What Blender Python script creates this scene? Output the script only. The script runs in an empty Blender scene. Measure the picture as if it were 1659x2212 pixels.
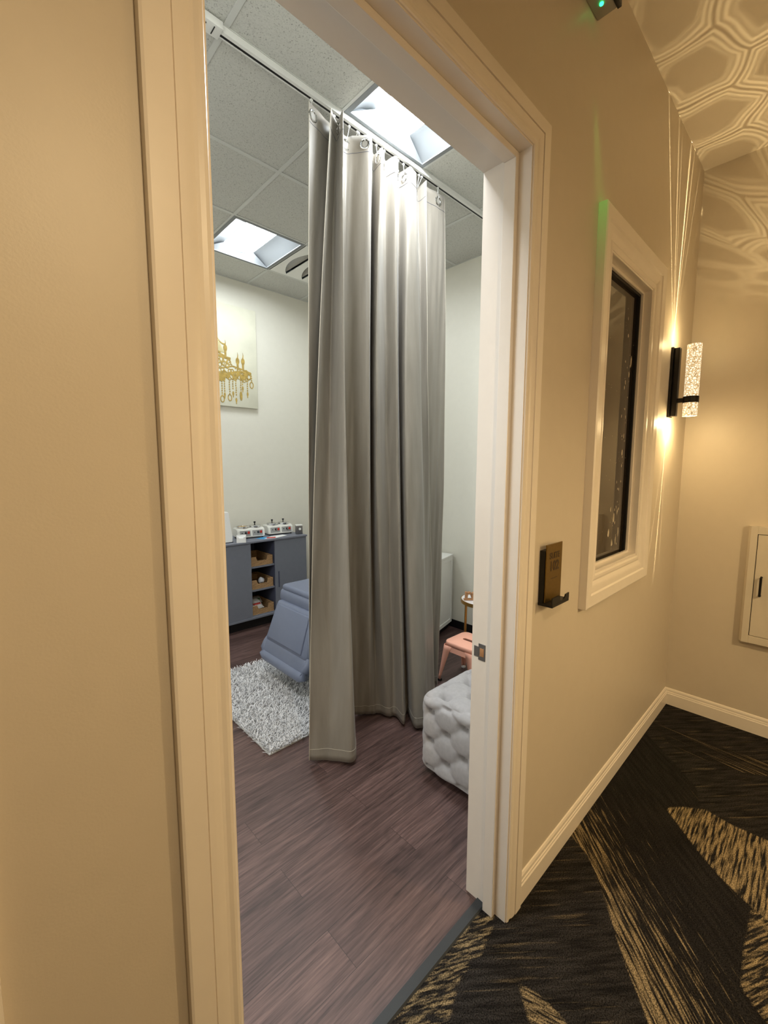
import bpy, bmesh, math, random
import numpy as np
from mathutils import Matrix, Vector
random.seed(7)
SC = bpy.context.scene
COL = SC.collection
PI = math.pi

# ------------------------------------------------------------------ camera
cam_d = bpy.data.cameras.new('camera')
cam_d.sensor_fit = 'VERTICAL'; cam_d.sensor_height = 36.0; cam_d.sensor_width = 27.0
cam_d.lens = 930.0 * 36.0 / 2212.0
cam_d.clip_start = 0.02
cam = bpy.data.objects.new('camera', cam_d); COL.objects.link(cam)
yaw, pitch, roll = 0.762551566, 0.108240196, -0.00166844995
cy, sy, cp, sp = math.cos(yaw), math.sin(yaw), math.cos(pitch), math.sin(pitch)
fw = Vector((sy*cp, cy*cp, -sp)); rt = Vector((cy, -sy, 0)); dn = fw.cross(rt)
r2 = math.cos(roll)*rt + math.sin(roll)*dn; d2 = -math.sin(roll)*rt + math.cos(roll)*dn
M = Matrix.Identity(4)
for i in range(3):
    M[i][0] = r2[i]; M[i][1] = -d2[i]; M[i][2] = -fw[i]
M[0][3], M[1][3], M[2][3] = 0.0, 0.0, 1.56
cam.matrix_world = M
SC.camera = cam

# ------------------------------------------------------------------ world, exposure, unseen lamps
w = bpy.data.worlds.new('world'); SC.world = w; w.use_nodes = True
w.node_tree.nodes['Background'].inputs[0].default_value = (0.9, 0.85, 0.75, 1)
w.node_tree.nodes['Background'].inputs[1].default_value = 0.0
vs = SC.view_settings
vs.view_transform = 'Standard'; vs.look = 'None'; vs.gamma = 1.0; vs.use_curve_mapping = False
vs.exposure = 0.0
WARM = (1.0, 0.73, 0.36)
TROFFER = 46.0      # strength of the ceiling panels
SCONCE_W = 1.9      # each sconce, watts

def point(name, loc, watts, col, rad=0.04):
    l = bpy.data.lights.new(name, 'POINT'); l.energy = watts; l.color = col; l.shadow_soft_size = rad
    o = bpy.data.objects.new(name, l); o.location = loc; COL.objects.link(o); return o
# unseen warm lamps standing in for the rest of the corridor lighting
def node_lamp(name, locn, watts, col, rad, build):
    """point lamp whose strength varies with direction"""
    l = bpy.data.lights.new(name, 'POINT'); l.energy = watts; l.color = col; l.shadow_soft_size = rad; l.use_nodes = True
    nt = l.node_tree; em = [n for n in nt.nodes if n.type == 'EMISSION'][0]
    tc = nt.nodes.new('ShaderNodeNewGeometry'); sep = nt.nodes.new('ShaderNodeSeparateXYZ'); nt.links.new(tc.outputs['Incoming'], sep.inputs[0])
    def mth(op, a, b=None, c=None):
        nd = nt.nodes.new('ShaderNodeMath'); nd.operation = op
        for i, v in enumerate((a, b, c)):
            if v is None: continue
            if isinstance(v, (int, float)): nd.inputs[i].default_value = v
            else: nt.links.new(v, nd.inputs[i])
        return nd.outputs[0]
    nt.links.new(build(nt, mth, sep.outputs), em.inputs['Strength'])
    o = bpy.data.objects.new(name, l); o.location = locn; COL.objects.link(o); return o
def shade_down(off, k, lo, hi):          # a shaded lamp: little upwards, most downwards
    return lambda nt, m, xyz: m('MINIMUM', m('MAXIMUM', m('SUBTRACT', off, m('MULTIPLY', xyz[2], k)), lo), hi)
node_lamp('corridor_lamp', (0.27, -0.42, 2.42), 46.0, (1.0, 0.75, 0.43), 0.06, shade_down(.12, 1.2, .008, .9))
node_lamp('corridor_lamp', (1.85, -1.0, 1.95), 76.0, (1.0, 0.745, 0.39), 0.06, shade_down(-.03, 1.4, .006, 1.2))
def panel(loc, watts, size):
    l = bpy.data.lights.new('room_fill', 'AREA'); l.energy = watts; l.size = size; l.color = (0.92, 0.965, 1.0)
    o = bpy.data.objects.new('room_fill', l); o.location = loc; COL.objects.link(o); return o
# added fill lights in place of unseen ceiling panels, left and behind the curtain
panel((0.0, 3.44, 3.33), 10.0, 0.5); panel((0.15, 1.15, 3.33), 30.0, 0.5); panel((2.45, 2.85, 3.33), 5.0, 0.4)
# added soft fill light from the left; the wall there has no window
left_fill = panel((-0.85, 2.3, 1.75), 10.0, 1.2); left_fill.rotation_euler = (0, -PI/2, 0)

# ------------------------------------------------------------------ materials
def lin(c):
    return tuple(((v/255)/12.92 if v/255 <= 0.04045 else ((v/255+0.055)/1.055)**2.4) for v in c) + (1.0,)
class NT:
    def __init__(s, name):
        s.m = bpy.data.materials.new(name); s.m.use_nodes = True
        s.t = s.m.node_tree; s.b = s.t.nodes['Principled BSDF']
    def n(s, typ, **kw):
        nd = s.t.nodes.new(typ)
        for k, v in kw.items():
            if k.startswith('i_'): nd.inputs[k[2:].replace('_', ' ')].default_value = v
            elif k.startswith('n_'): nd.inputs[int(k[2:])].default_value = v
            else: setattr(nd, k, v)
        return nd
    def l(s, a, b): s.t.links.new(a, b)
    def math(s, op, a, b=None, c=None):
        nd = s.n('ShaderNodeMath', operation=op)
        for i, v in enumerate((a, b, c)):
            if v is None: continue
            if isinstance(v, (int, float)): nd.inputs[i].default_value = v
            else: s.l(v, nd.inputs[i])
        return nd.outputs[0]
    def mix(s, f, a, b, mode='MIX'):
        nd = s.n('ShaderNodeMix', data_type='RGBA', blend_type=mode)
        for i, v in ((0, f), (6, a), (7, b)):
            if isinstance(v, (int, float)): nd.inputs[i].default_value = v
            elif isinstance(v, tuple): nd.inputs[i].default_value = v
            else: s.l(v, nd.inputs[i])
        return nd.outputs[2]
    def ramp(s, f, stops):
        nd = s.n('ShaderNodeValToRGB'); e = nd.color_ramp.elements
        while len(e) < len(stops): e.new(0.5)
        for i, (p, c) in enumerate(stops): e[i].position = p; e[i].color = c
        s.l(f, nd.inputs[0]); return nd.outputs[0]
    def coords(s, scale=(1, 1, 1), rot=(0, 0, 0)):
        g = s.n('ShaderNodeTexCoord'); mp = s.n('ShaderNodeMapping')
        mp.inputs['Scale'].default_value = scale; mp.inputs['Rotation'].default_value = rot
        s.l(g.outputs['Object'], mp.inputs['Vector']); return mp.outputs[0]
    def noise(s, vec, scale, detail=3, rough=0.5):
        nd = s.n('ShaderNodeTexNoise', i_Scale=scale, i_Detail=detail, i_Roughness=rough)
        if vec is not None: s.l(vec, nd.inputs['Vector'])
        return nd.outputs[0]
    def bump(s, h, strength=0.2, dist=0.002):
        b = s.n('ShaderNodeBump', i_Strength=strength, i_Distance=dist)
        s.l(h, b.inputs['Height']); s.l(b.outputs[0], s.b.inputs['Normal'])
def mat(name, rgb, rough=0.5, metal=0.0, var=0.05, nscale=20, bump=0.0, bscale=200, spec=0.5, dist=0.001, sheen=0.0):
    t = NT(name); c = lin(rgb)
    v = t.coords()
    f = t.noise(v, nscale)
    dark = tuple(x*(1-var) for x in c[:3]) + (1,); lite = tuple(min(1, x*(1+var)) for x in c[:3]) + (1,)
    t.l(t.ramp(f, [(0.3, dark), (0.7, lite)]), t.b.inputs['Base Color'])
    t.b.inputs['Roughness'].default_value = rough; t.b.inputs['Metallic'].default_value = metal
    t.b.inputs['Specular IOR Level'].default_value = spec
    if sheen: t.b.inputs['Sheen Weight'].default_value = sheen
    if bump: t.bump(t.noise(v, bscale, 2), bump, dist)
    return t.m
def emit(name, rgb, strength):
    t = NT(name)
    t.b.inputs['Base Color'].default_value = rgb + (1,)
    t.b.inputs['Emission Color'].default_value = rgb + (1,); t.b.inputs['Emission Strength'].default_value = strength
    return t.m

MT = {}
MT['corr_wall'] = mat('corridor_paint', (212, 201, 184), 0.45, bump=0.25, bscale=260, var=0.01, dist=0.0006)
MT['room_wall'] = mat('room_paint', (228, 225, 212), 0.6, bump=0.2, bscale=260, var=0.01, dist=0.0006)
MT['trim'] = mat('trim_paint', (240, 231, 220), 0.32, var=0.01, bump=0.08, bscale=120, dist=0.0006)
MT['black'] = mat('black_metal', (22, 19, 18), 0.4, 0.3)
MT['black_base'] = mat('black_vinyl', (14, 13, 14), 0.5)
MT['rubber'] = mat('dark_rubber', (46, 50, 54), 0.6, bump=0.3, bscale=400)
MT['steel'] = mat('brushed_steel', (140, 138, 138), 0.35, 0.9)
MT['chrome'] = mat('chrome', (215, 215, 215), 0.12, 1.0)
MT['white_plastic'] = mat('white_plastic', (238, 238, 234), 0.4, var=0.01)
MT['white_enamel'] = mat('white_enamel', (232, 231, 224), 0.35, var=0.01)
MT['track'] = mat('track_white', (225, 225, 222), 0.4, var=0.01)
MT['grid'] = mat('ceiling_grid_white', (205, 206, 202), 0.5, var=0.01)
MT['grey_cab'] = mat('grey_painted_metal', (118, 122, 134), 0.45, var=0.03)
MT['grey_in'] = mat('dark_blue_grey_inside', (76, 80, 99), 0.5)
MT['chair'] = mat('blue_grey_vinyl', (114, 122, 143), 0.42, var=0.02, bump=0.12, bscale=500, dist=0.0004)
MT['ottoman'] = mat('grey_velvet', (178, 174, 174), 0.85, var=0.06, nscale=60, bump=0.25, bscale=700, sheen=0.35)
MT['pink'] = mat('pink_paint', (255, 186, 160), 0.35, var=0.02)
MT['brass'] = mat('brass', (190, 148, 80), 0.28, 1.0)
MT['gold_plaque'] = mat('gold_plaque', (118, 92, 38), 0.4, 0.6, var=0.08, nscale=90)
MT['engrave'] = mat('dark_engraving', (62, 42, 20), 0.5)
MT['marble'] = mat('white_marble', (232, 228, 226), 0.25, var=0.05, nscale=8)
MT['wood_word'] = mat('tan_wood', (176, 128, 86), 0.6, var=0.12, nscale=30)
MT['wax'] = mat('golden_wax', (188, 150, 62), 0.25)
MT['knob'] = mat('black_knob', (26, 26, 26), 0.3)
MT['red'] = mat('red_switch', (206, 52, 38), 0.35)
MT['panel_grey'] = mat('control_panel_grey', (160, 160, 158), 0.4)
MT['paper'] = mat('white_paper', (238, 238, 236), 0.7, var=0.01)
MT['blue'] = mat('blue_print', (60, 150, 205), 0.6)
MT['towel'] = mat('white_towel', (220, 222, 230), 0.9, bump=0.3, bscale=300)
MT['plastic_bag'] = mat('clear_white_wrap', (222, 220, 218), 0.2)
MT['green'] = mat('green_print', (84, 150, 92), 0.5)
MT['canvas'] = mat('cream_canvas', (222, 220, 200), 0.7, var=0.07, nscale=5, bump=0.2, bscale=900)
MT['gold_paint'] = mat('gold_paint', (176, 148, 74), 0.5, var=0.3, nscale=30)
MT['gold_wash'] = mat('pale_gold_paint', (208, 198, 150), 0.6, var=0.2, nscale=12)
MT['leaf'] = mat('dark_leaf', (58, 72, 52), 0.5)
MT['cab_enamel'] = mat('cream_enamel', (214, 205, 190), 0.35, var=0.01)
MT['tint'] = mat('dark_tinted_panel', (20, 10, 8), 0.08)
MT['residue'] = mat('pale_sticker_residue', (200, 190, 170), 0.7)
MT['backing'] = mat('dark_window_film', (24, 20, 16), 0.5)
MT['exit_grey'] = mat('grey_plastic', (150, 146, 138), 0.5)
MT['hem'] = mat('pale_thread', (196, 188, 172), 0.7)
MT['rug_back'] = mat('rug_backing', (190, 188, 184), 0.9)
MT['lens'] = emit('lit_panel', (0.90, 0.96, 1.0), TROFFER)
MT['lens_near'] = emit('lit_panel_near', (0.90, 0.96, 1.0), TROFFER*1.7)
MT['reflector'] = mat('white_reflector', (126, 130, 133), 0.5, var=0.005)
MT['led'] = emit('green_led', (0.02, 1.0, 0.22), 6.0)
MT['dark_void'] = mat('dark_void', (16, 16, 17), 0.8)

# acoustic ceiling tile
t = NT('acoustic_tile'); v = t.coords()
f1 = t.noise(v, 170, 3, 0.7); f2 = t.noise(v, 60, 2)
base = t.ramp(f1, [(0.30, lin((96, 96, 92))), (0.40, lin((196, 196, 190))), (0.8, lin((212, 212, 206)))])
t.l(base, t.b.inputs['Base Color']); t.b.inputs['Roughness'].default_value = 0.9
t.bump(f1, 0.5, 0.002); MT['tile'] = t.m

# vinyl planks along x
t = NT('vinyl_plank'); g = t.n('ShaderNodeTexCoord')
br = t.n('ShaderNodeTexBrick', offset=0.37, offset_frequency=2)
br.inputs['Scale'].default_value = 1.0; br.inputs['Mortar Size'].default_value = 0.0007
br.inputs['Brick Width'].default_value = 1.2; br.inputs['Row Height'].default_value = 0.152
br.inputs['Color1'].default_value = (0.0, 0, 0, 1); br.inputs['Color2'].default_value = (1, 1, 1, 1); br.inputs['Mortar'].default_value = (0.5, .5, .5, 1)
t.l(g.outputs['Object'], br.inputs['Vector'])
off = t.n('ShaderNodeVectorMath', operation='MULTIPLY_ADD')
t.l(br.outputs['Color'], off.inputs[0]); off.inputs[1].default_value = (7, 3, 5); t.l(g.outputs['Object'], off.inputs[2])
mp = t.n('ShaderNodeMapping'); mp.inputs['Scale'].default_value = (1.6, 17, 1); t.l(off.outputs[0], mp.inputs['Vector'])
n1 = t.noise(mp.outputs[0], 2.2, 6, 0.65)
mp2 = t.n('ShaderNodeMapping'); mp2.inputs['Scale'].default_value = (3, 60, 1); t.l(off.outputs[0], mp2.inputs['Vector'])
n2 = t.noise(mp2.outputs[0], 2.0, 4, 0.6)
mp3 = t.n('ShaderNodeMapping'); mp3.inputs['Scale'].default_value = (3.5, 6, 1); t.l(off.outputs[0], mp3.inputs['Vector'])
n3 = t.noise(mp3.outputs[0], 1.6, 2)
c1 = t.ramp(n1, [(0.28, lin((34, 24, 22))), (0.44, lin((70, 54, 51))), (0.58, lin((100, 81, 77))), (0.72, lin((136, 116, 111)))])
c2 = t.mix(0.55, c1, t.ramp(n2, [(0.3, lin((44, 32, 30))), (0.7, lin((122, 101, 96)))]))
c3 = t.mix(0.25, c2, br.outputs['Color'], 'SOFT_LIGHT')
kn = t.ramp(n3, [(0.70, (1, 1, 1, 1)), (0.8, (0.35, 0.3, 0.28, 1))])
c4 = t.mix(1.0, c3, kn, 'MULTIPLY')
seam = t.mix(br.outputs['Fac'], c4, lin((40, 31, 30)))
t.l(t.mix(1.0, seam, (1.0, .90, .88, 1), 'MULTIPLY'), t.b.inputs['Base Color']); t.b.inputs['Roughness'].default_value = 0.42
t.bump(n2, 0.12, 0.001); MT['plank'] = t.m

# curtain satin with fine weave
t = NT('taupe_satin'); v = t.coords((1, 1, 1)); 
vv = t.coords((6, 6, 0.7))
f = t.noise(vv, 3, 4); fine = t.noise(t.coords((900, 900, 300)), 1, 1)
t.l(t.ramp(f, [(0.3, lin((134, 127, 116))), (0.7, lin((149, 142, 131)))]), t.b.inputs['Base Color'])
t.b.inputs['Roughness'].default_value = 0.48; t.b.inputs['Sheen Weight'].default_value = 0.15
t.b.inputs['Specular IOR Level'].default_value = 0.4
t.bump(t.noise(vv, 5, 4), 0.35, 0.006); MT['curtain'] = t.m

# wicker
t = NT('wicker'); v = t.coords((1, 1, 1)); wv = t.n('ShaderNodeTexWave', wave_type='BANDS', bands_direction='Z')
wv.inputs['Scale'].default_value = 28; wv.inputs['Distortion'].default_value = 3; wv.inputs['Detail'].default_value = 2; wv.inputs['Detail Scale'].default_value = 9
t.l(v, wv.inputs['Vector'])
t.l(t.ramp(wv.outputs['Fac'], [(0.15, lin((120, 86, 54))), (0.7, lin((216, 176, 126)))]), t.b.inputs['Base Color'])
t.b.inputs['Roughness'].default_value = 0.7; t.bump(wv.outputs['Fac'], 0.8, 0.004); MT['wicker'] = t.m

# rug pile
t = NT('shag_yarn'); oi = t.n('ShaderNodeAttribute', attribute_name='shade')
t.l(t.ramp(oi.outputs['Fac'], [(0.0, lin((190, 189, 190))), (0.5, lin((226, 226, 228))), (1.0, lin((246, 246, 248)))]), t.b.inputs['Base Color'])
t.b.inputs['Roughness'].default_value = 0.8; MT['yarn'] = t.m

# window glass: dark glazing that mirrors the corridor at a grazing view
t = NT('dark_glass'); t.b.inputs['Base Color'].default_value = (0.018, 0.013, 0.009, 1)
t.b.inputs['Roughness'].default_value = 0.03; t.b.inputs['IOR'].default_value = 2.0
v = t.coords((1, 1, 1)); sm = t.ramp(t.noise(v, 7, 5, 0.7), [(0.55, (0.03,)*3+(1,)), (0.8, (0.22,)*3+(1,))])
t.l(sm, t.b.inputs['Roughness']); MT['glass'] = t.m

# sconce seeded glass, lit from inside
t = NT('lit_seeded_glass'); v = t.coords((1, 1, 1))
vo = t.n('ShaderNodeTexVoronoi', feature='DISTANCE_TO_EDGE'); vo.inputs['Scale'].default_value = 85
nn = t.n('ShaderNodeTexNoise', i_Scale=90.0); t.l(v, nn.inputs['Vector'])
dv = t.n('ShaderNodeVectorMath', operation='MULTIPLY_ADD'); t.l(nn.outputs['Color'], dv.inputs[0]); dv.inputs[1].default_value = (0.012,)*3; t.l(v, dv.inputs[2])
t.l(dv.outputs[0], vo.inputs['Vector'])
es = t.ramp(vo.outputs['Distance'], [(0.02, (0.16, 0.09, 0.03, 1)), (0.10, (0.75, 0.55, 0.28, 1)), (0.25, (1.0, 0.92, 0.72, 1))])
t.l(es, t.b.inputs['Emission Color']); t.b.inputs['Emission Strength'].default_value = 1.15
t.b.inputs['Base Color'].default_value = (0.5, 0.42, 0.3, 1); t.b.inputs['Roughness'].default_value = 0.15
MT['sconce_glass'] = t.m
MT['sconce_end'] = emit('lit_glass_end', (1.0, 0.85, 0.55), 9.0)

# ------------------------------------------------------------------ mesh helpers
class MB:
    def __init__(s): s.bm = bmesh.new()
    def box(s, a, b, bev=0.0, seg=2):
        x0, y0, z0 = (min(a[i], b[i]) for i in range(3)); x1, y1, z1 = (max(a[i], b[i]) for i in range(3))
        vs_ = [s.bm.verts.new(p) for p in ((x0,y0,z0),(x1,y0,z0),(x1,y1,z0),(x0,y1,z0),(x0,y0,z1),(x1,y0,z1),(x1,y1,z1),(x0,y1,z1))]
        fs = [s.bm.faces.new([vs_[i] for i in q]) for q in ((3,2,1,0),(4,5,6,7),(0,1,5,4),(1,2,6,5),(2,3,7,6),(3,0,4,7))]
        if bev > 0:
            es = list({e for f in fs for e in f.edges})
            bmesh.ops.bevel(s.bm, geom=es, offset=bev, segments=seg, profile=0.5, affect='EDGES')
        return s
    def prism(s, pts, vec):
        a = [s.bm.verts.new(p) for p in pts]; v = Vector(vec)
        b = [s.bm.verts.new(Vector(p)+v) for p in pts]; n = len(pts)
        s.bm.faces.new(list(reversed(a))); s.bm.faces.new(b)
        for i in range(n): s.bm.faces.new((a[i], a[(i+1) % n], b[(i+1) % n], b[i]))
        return s
    def lathe(s, prof, c=(0, 0, 0), n=24, axis='Z', cap=True):
        rings = []
        for r, h in prof:
            ring = []
            for k in range(n):
                an = 2*PI*k/n; p = (r*math.cos(an), r*math.sin(an), h)
                if axis == 'Y': p = (p[0], p[2], p[1])
                if axis == 'X': p = (p[2], p[0], p[1])
                ring.append(s.bm.verts.new((p[0]+c[0], p[1]+c[1], p[2]+c[2])))
            rings.append(ring)
        for i in range(len(rings)-1):
            for k in range(n): s.bm.faces.new((rings[i][k], rings[i][(k+1) % n], rings[i+1][(k+1) % n], rings[i+1][k]))
        if cap:
            s.bm.faces.new(list(reversed(rings[0]))); s.bm.faces.new(rings[-1])
        return s
    def cyl(s, c, r, h, n=24, axis='Z'): return s.lathe([(r, 0), (r, h)], c, n, axis)
    def tube(s, path, r, n=10, closed=False):
        P = [Vector(p) for p in path]; rings = []; m = len(P)
        for i, p in enumerate(P):
            if closed: d = P[(i+1) % m]-P[i-1]
            else: d = P[min(i+1, m-1)]-P[max(i-1, 0)]
            d.normalize(); up = Vector((0, 0, 1)) if abs(d.z) < 0.9 else Vector((1, 0, 0))
            a = d.cross(up).normalized(); b = d.cross(a); rr = r[i] if isinstance(r, (list, tuple)) else r
            rings.append([s.bm.verts.new(p+rr*(math.cos(2*PI*k/n)*a+math.sin(2*PI*k/n)*b)) for k in range(n)])
        for i in range(m if closed else m-1):
            A, B = rings[i], rings[(i+1) % m]
            for k in range(n): s.bm.faces.new((A[k], A[(k+1) % n], B[(k+1) % n], B[k]))
        if not closed:
            s.bm.faces.new(list(reversed(rings[0]))); s.bm.faces.new(rings[-1])
        return s
    def torus(s, c, R, r, ax='Z', n=32, k=8, tilt=None):
        path = []
        for i in range(n):
            an = 2*PI*i/n; p = Vector((R*math.cos(an), R*math.sin(an), 0))
            if ax == 'Y': p = Vector((p.x, 0, p.y))
            if ax == 'X': p = Vector((0, p.x, p.y))
            if tilt is not None: p = tilt @ p
            path.append(p+Vector(c))
        return s.tube(path, r, k, True)
    def grid(s, rows, close=False):
        V = [[s.bm.verts.new(p) for p in r] for r in rows]
        for i in range(len(V)-1):
            for j in range(len(V[0])-1): s.bm.faces.new((V[i][j], V[i][j+1], V[i+1][j+1], V[i+1][j]))
        return s
def obj(name, mb, m, parent=None, smooth=30, sub=0):
    me = bpy.data.meshes.new(name)
    bmesh.ops.recalc_face_normals(mb.bm, faces=mb.bm.faces[:])
    mb.bm.to_mesh(me); mb.bm.free()
    me.materials.append(MT[m] if isinstance(m, str) else m)
    if smooth:
        me.shade_smooth(); me.set_sharp_from_angle(angle=math.radians(smooth))
    o = bpy.data.objects.new(name, me); COL.objects.link(o)
    if parent is not None: o.parent = parent
    if sub:
        md = o.modifiers.new('sub', 'SUBSURF'); md.levels = sub; md.render_levels = sub
    return o
def tag(o, label, cat, group=None, kind=None):
    o['label'] = label; o['category'] = cat
    if group: o['group'] = group
    if kind: o['kind'] = kind
    return o
def thing(name, label, cat, loc=(0, 0, 0), rz=0, group=None):
    o = bpy.data.objects.new(name, None); COL.objects.link(o); o.empty_display_size = 0.05
    o.location = loc; o.rotation_euler = (0, 0, rz)
    return tag(o, label, cat, group)
def struct(name, mb, m, parent=None, smooth=30):
    o = obj(name, mb, m, parent, smooth)
    if parent is None: o['kind'] = 'structure'
    return o
def sempty(name, loc=(0, 0, 0)):
    o = bpy.data.objects.new(name, None); COL.objects.link(o); o.location = loc; o['kind'] = 'structure'; return o
def dup(root, loc, rz, label, group=None):
    r = root.copy(); COL.objects.link(r); r.location = loc; r.rotation_euler = (0, 0, rz); r['label'] = label
    if group: r['group'] = group
    for ch in list(root.children):
        c = ch.copy(); COL.objects.link(c); c.parent = r
        for g in ch.children:
            d = g.copy(); COL.objects.link(d); d.parent = c
    return r
def text_mesh(name, s, size, depth, m, parent, loc, rot, bold=0.0, sx=1.0):
    cu = bpy.data.curves.new(name, 'FONT'); cu.body = s; cu.size = size; cu.extrude = depth; cu.align_x = 'CENTER'; cu.align_y = 'CENTER'; cu.offset = bold
    o = bpy.data.objects.new(name+'_src', cu); COL.objects.link(o)
    bpy.context.view_layer.update()
    me = bpy.data.meshes.new_from_object(o.evaluated_get(bpy.context.evaluated_depsgraph_get()))
    bpy.data.objects.remove(o); bpy.data.curves.remove(cu)
    me.materials.clear(); me.materials.append(MT[m])
    q = bpy.data.objects.new(name, me); COL.objects.link(q); q.parent = parent
    q.location = loc; q.rotation_euler = rot; q.scale = (sx, 1, 1); return q

# ------------------------------------------------------------------ dimensions
WY, RY = 0.67, 0.82            # corridor face and room face of the shared wall
EX = 3.215                     # corridor end wall
CC, RC = 3.265, 3.34           # ceilings
BX, BY = 3.28, 4.17            # room right wall, back wall
DX0, DX1, DZ = 0.285, 1.21, 2.455   # door opening inside the jambs
CL, CS = -2.4, -1.25           # corridor left end, opposite wall
RX0 = -0.9                     # room left wall
# ------------------------------------------------------------------ structure
# shared wall with door and window openings
WX0, WX1, WZ0, WZ1 = 1.83, 2.375, 1.115, 2.385
OX0, OX1, OZ = DX0-0.02, DX1+0.02, DZ+0.02
b = MB()
for x0, x1, z0, z1 in ((CL-0.1, OX0, 0, RC+.1), (OX0, OX1, OZ, RC+.1), (OX1, WX0, 0, RC+.1), (WX0, WX1, 0, WZ0), (WX0, WX1, WZ1, RC+.1), (WX1, BX+0.1, 0, RC+.1)):
    b.box((x0, WY, z0), (x1, RY, z1))
wm = struct('wall_center', b, 'corr_wall', smooth=0)
wm.data.materials.append(MT['room_wall'])
for p in wm.data.polygons:
    if p.normal.y > 0.9: p.material_index = 1
struct('wall_right', MB().box((EX, CS, 0), (EX+0.08, WY, CC+.1)), 'corr_wall', smooth=0)
struct('wall_front', MB().box((CL, CS-0.1, 0), (EX, CS, CC+.1)), 'corr_wall', smooth=0)
struct('wall_left', MB().box((CL-0.1, CS, 0), (CL, WY, CC+.1)), 'corr_wall', smooth=0)
struct('wall_back', MB().box((RX0, BY, 0), (BX, BY+0.1, RC+.1)), 'room_wall', smooth=0)
struct('wall_far_right', MB().box((BX, RY, 0), (BX+0.1, BY+0.1, RC+.1)), 'room_wall', smooth=0)
struct('wall_far_left', MB().box((RX0-0.1, RY, 0), (RX0, BY+0.1, RC+.1)), 'room_wall', smooth=0)
struct('ceiling_corridor', MB().box((CL-.1, CS-.1, CC), (EX+0.08, WY, CC+0.06)), 'corr_wall', smooth=0)
TH = 0.765                     # threshold line
struct('floor_room', MB().box((RX0, TH, -0.05), (BX, BY, 0)), 'plank', smooth=0)
struct('trim_threshold', MB().prism([(DX0, TH-0.022, 0.0), (DX0, TH-0.018, 0.006), (DX0, TH+0.01, 0.008), (DX0, TH+0.014, 0.0)], (DX1-DX0, 0, 0)), 'rubber')

# room ceiling: tiles in a T-bar grid
TX = [0.887+0.609*k for k in range(-3, 5)]; TY = [1.878-0.6235+0.6235*k for k in range(-1, 6)]
xs = [RX0]+[x for x in TX if RX0+0.05 < x < BX-0.05]+[BX]; ys = [RY]+[y for y in TY if RY+0.05 < y < BY-0.05]+[BY]
L1, L2, VT = (1.496, 3.125), (1.496, 1.2545), (2.105, 3.125)
open_cells = {(round(c[0], 1), round(c[1], 1)) for c in (L1, L2, VT)}
b = MB()
for i in range(len(xs)-1):
    for j in range(len(ys)-1):
        if (round(xs[i], 1), round(ys[j], 1)) in open_cells: continue
        b.box((xs[i]+0.002, ys[j]+0.002, RC+0.004), (xs[i+1]-0.002, ys[j+1]-0.002, RC+0.02))
struct('ceiling_room', b, 'tile', smooth=0)
b = MB(); gw = 0.012
for x in xs: b.box((x-gw, RY, RC), (x+gw, BY, RC+0.003))
for y in ys: b.box((RX0, y-gw, RC-0.0005), (BX, y+gw, RC+0.0035))
struct('trim_ceiling_grid', b, 'grid', smooth=0)
struct('ceiling_room_plenum', MB().box((RX0, RY, RC+0.16), (BX, BY, RC+0.2)), 'reflector', smooth=0)
struct('baseboard_back', MB().box((RX0, BY-0.006, 0), (BX, BY, 0.1)), 'black_base')
struct('baseboard_far_right', MB().box((BX-0.006, RY, 0), (BX, BY-0.006, 0.075)), 'black_base')

# profiles swept with mitred corners
def frame_sweep(prof, corners, closed, y0):
    b = MB(); rings = []
    for (x, z, dx, dz) in corners:
        rings.append([b.bm.verts.new((x+dx*d, y0-h, z+dz*d)) for d, h in prof])
    n = len(rings); k = len(prof)
    for i in range(n if closed else n-1):
        A, B = rings[i], rings[(i+1) % n]
        for j in range(k-1): b.bm.faces.new((A[j], A[j+1], B[j+1], B[j]))
        b.bm.faces.new((A[k-1], A[0], B[0], B[k-1]))
    if not closed:
        b.bm.faces.new(rings[0]); b.bm.faces.new(list(reversed(rings[-1])))
    return b
prof = [(0, 0), (0, .009), (.002, .011), (.008, .0125), (.015, .0105), (.021, .0110), (.027, .0140), (.036, .0155), (.0445, .0155), (.0452, .0125), (.0468, .0125), (.0472, .0175), (.082, .0175), (.086, .016), (.086, 0)]
ci = 0.004
def door_casing(name, xl, xr, zt): 
    return struct(name, frame_sweep(prof, [(xl, 0, -1, 0), (xl, zt, -1, 1), (xr, zt, 1, 1), (xr, 0, 1, 0)], False, WY), 'trim', smooth=20)
door_casing('trim_1', DX0-ci, DX1+ci, DZ+ci)
door_casing('trim_2', -1.0, -0.102-ci, 2.455)
# door frame: jambs, head, stops, strike plate
dr = sempty('door_1', (DX0, RY, 0))
def loc(o): return (-o.location[0], -o.location[1], -o.location[2])
def shift(mb, o):
    bmesh.ops.translate(mb.bm, verts=mb.bm.verts[:], vec=Vector(loc(o))); return mb
b = MB(); b.box((DX0-0.02, WY-0.006, 0), (DX0, RY+.004, DZ+0.02)); b.box((DX1, WY-0.006, 0), (DX1+0.02, RY+.004, DZ+0.02)); b.box((DX0, WY-0.006, DZ), (DX1, RY+.004, DZ+0.02))
obj('door_jamb', shift(b, dr), 'trim', dr, 20)
b = MB(); b.box((DX0, 0.703, 0.0), (DX0+0.012, 0.742, DZ), .0015); b.box((DX1-0.019, 0.703, 0.0), (DX1, 0.742, DZ), .0015); b.box((DX0+.012, 0.703, DZ-0.019), (DX1-.019, 0.742, DZ), .0015)
obj('door_stop', shift(b, dr), 'trim', dr, 20)
b = MB()
x = DX1
def plate(y0, y1, z0, z1): b.box((x-0.0016, y0, z0), (x+0.001, y1, z1), .0005, 1)
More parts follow.
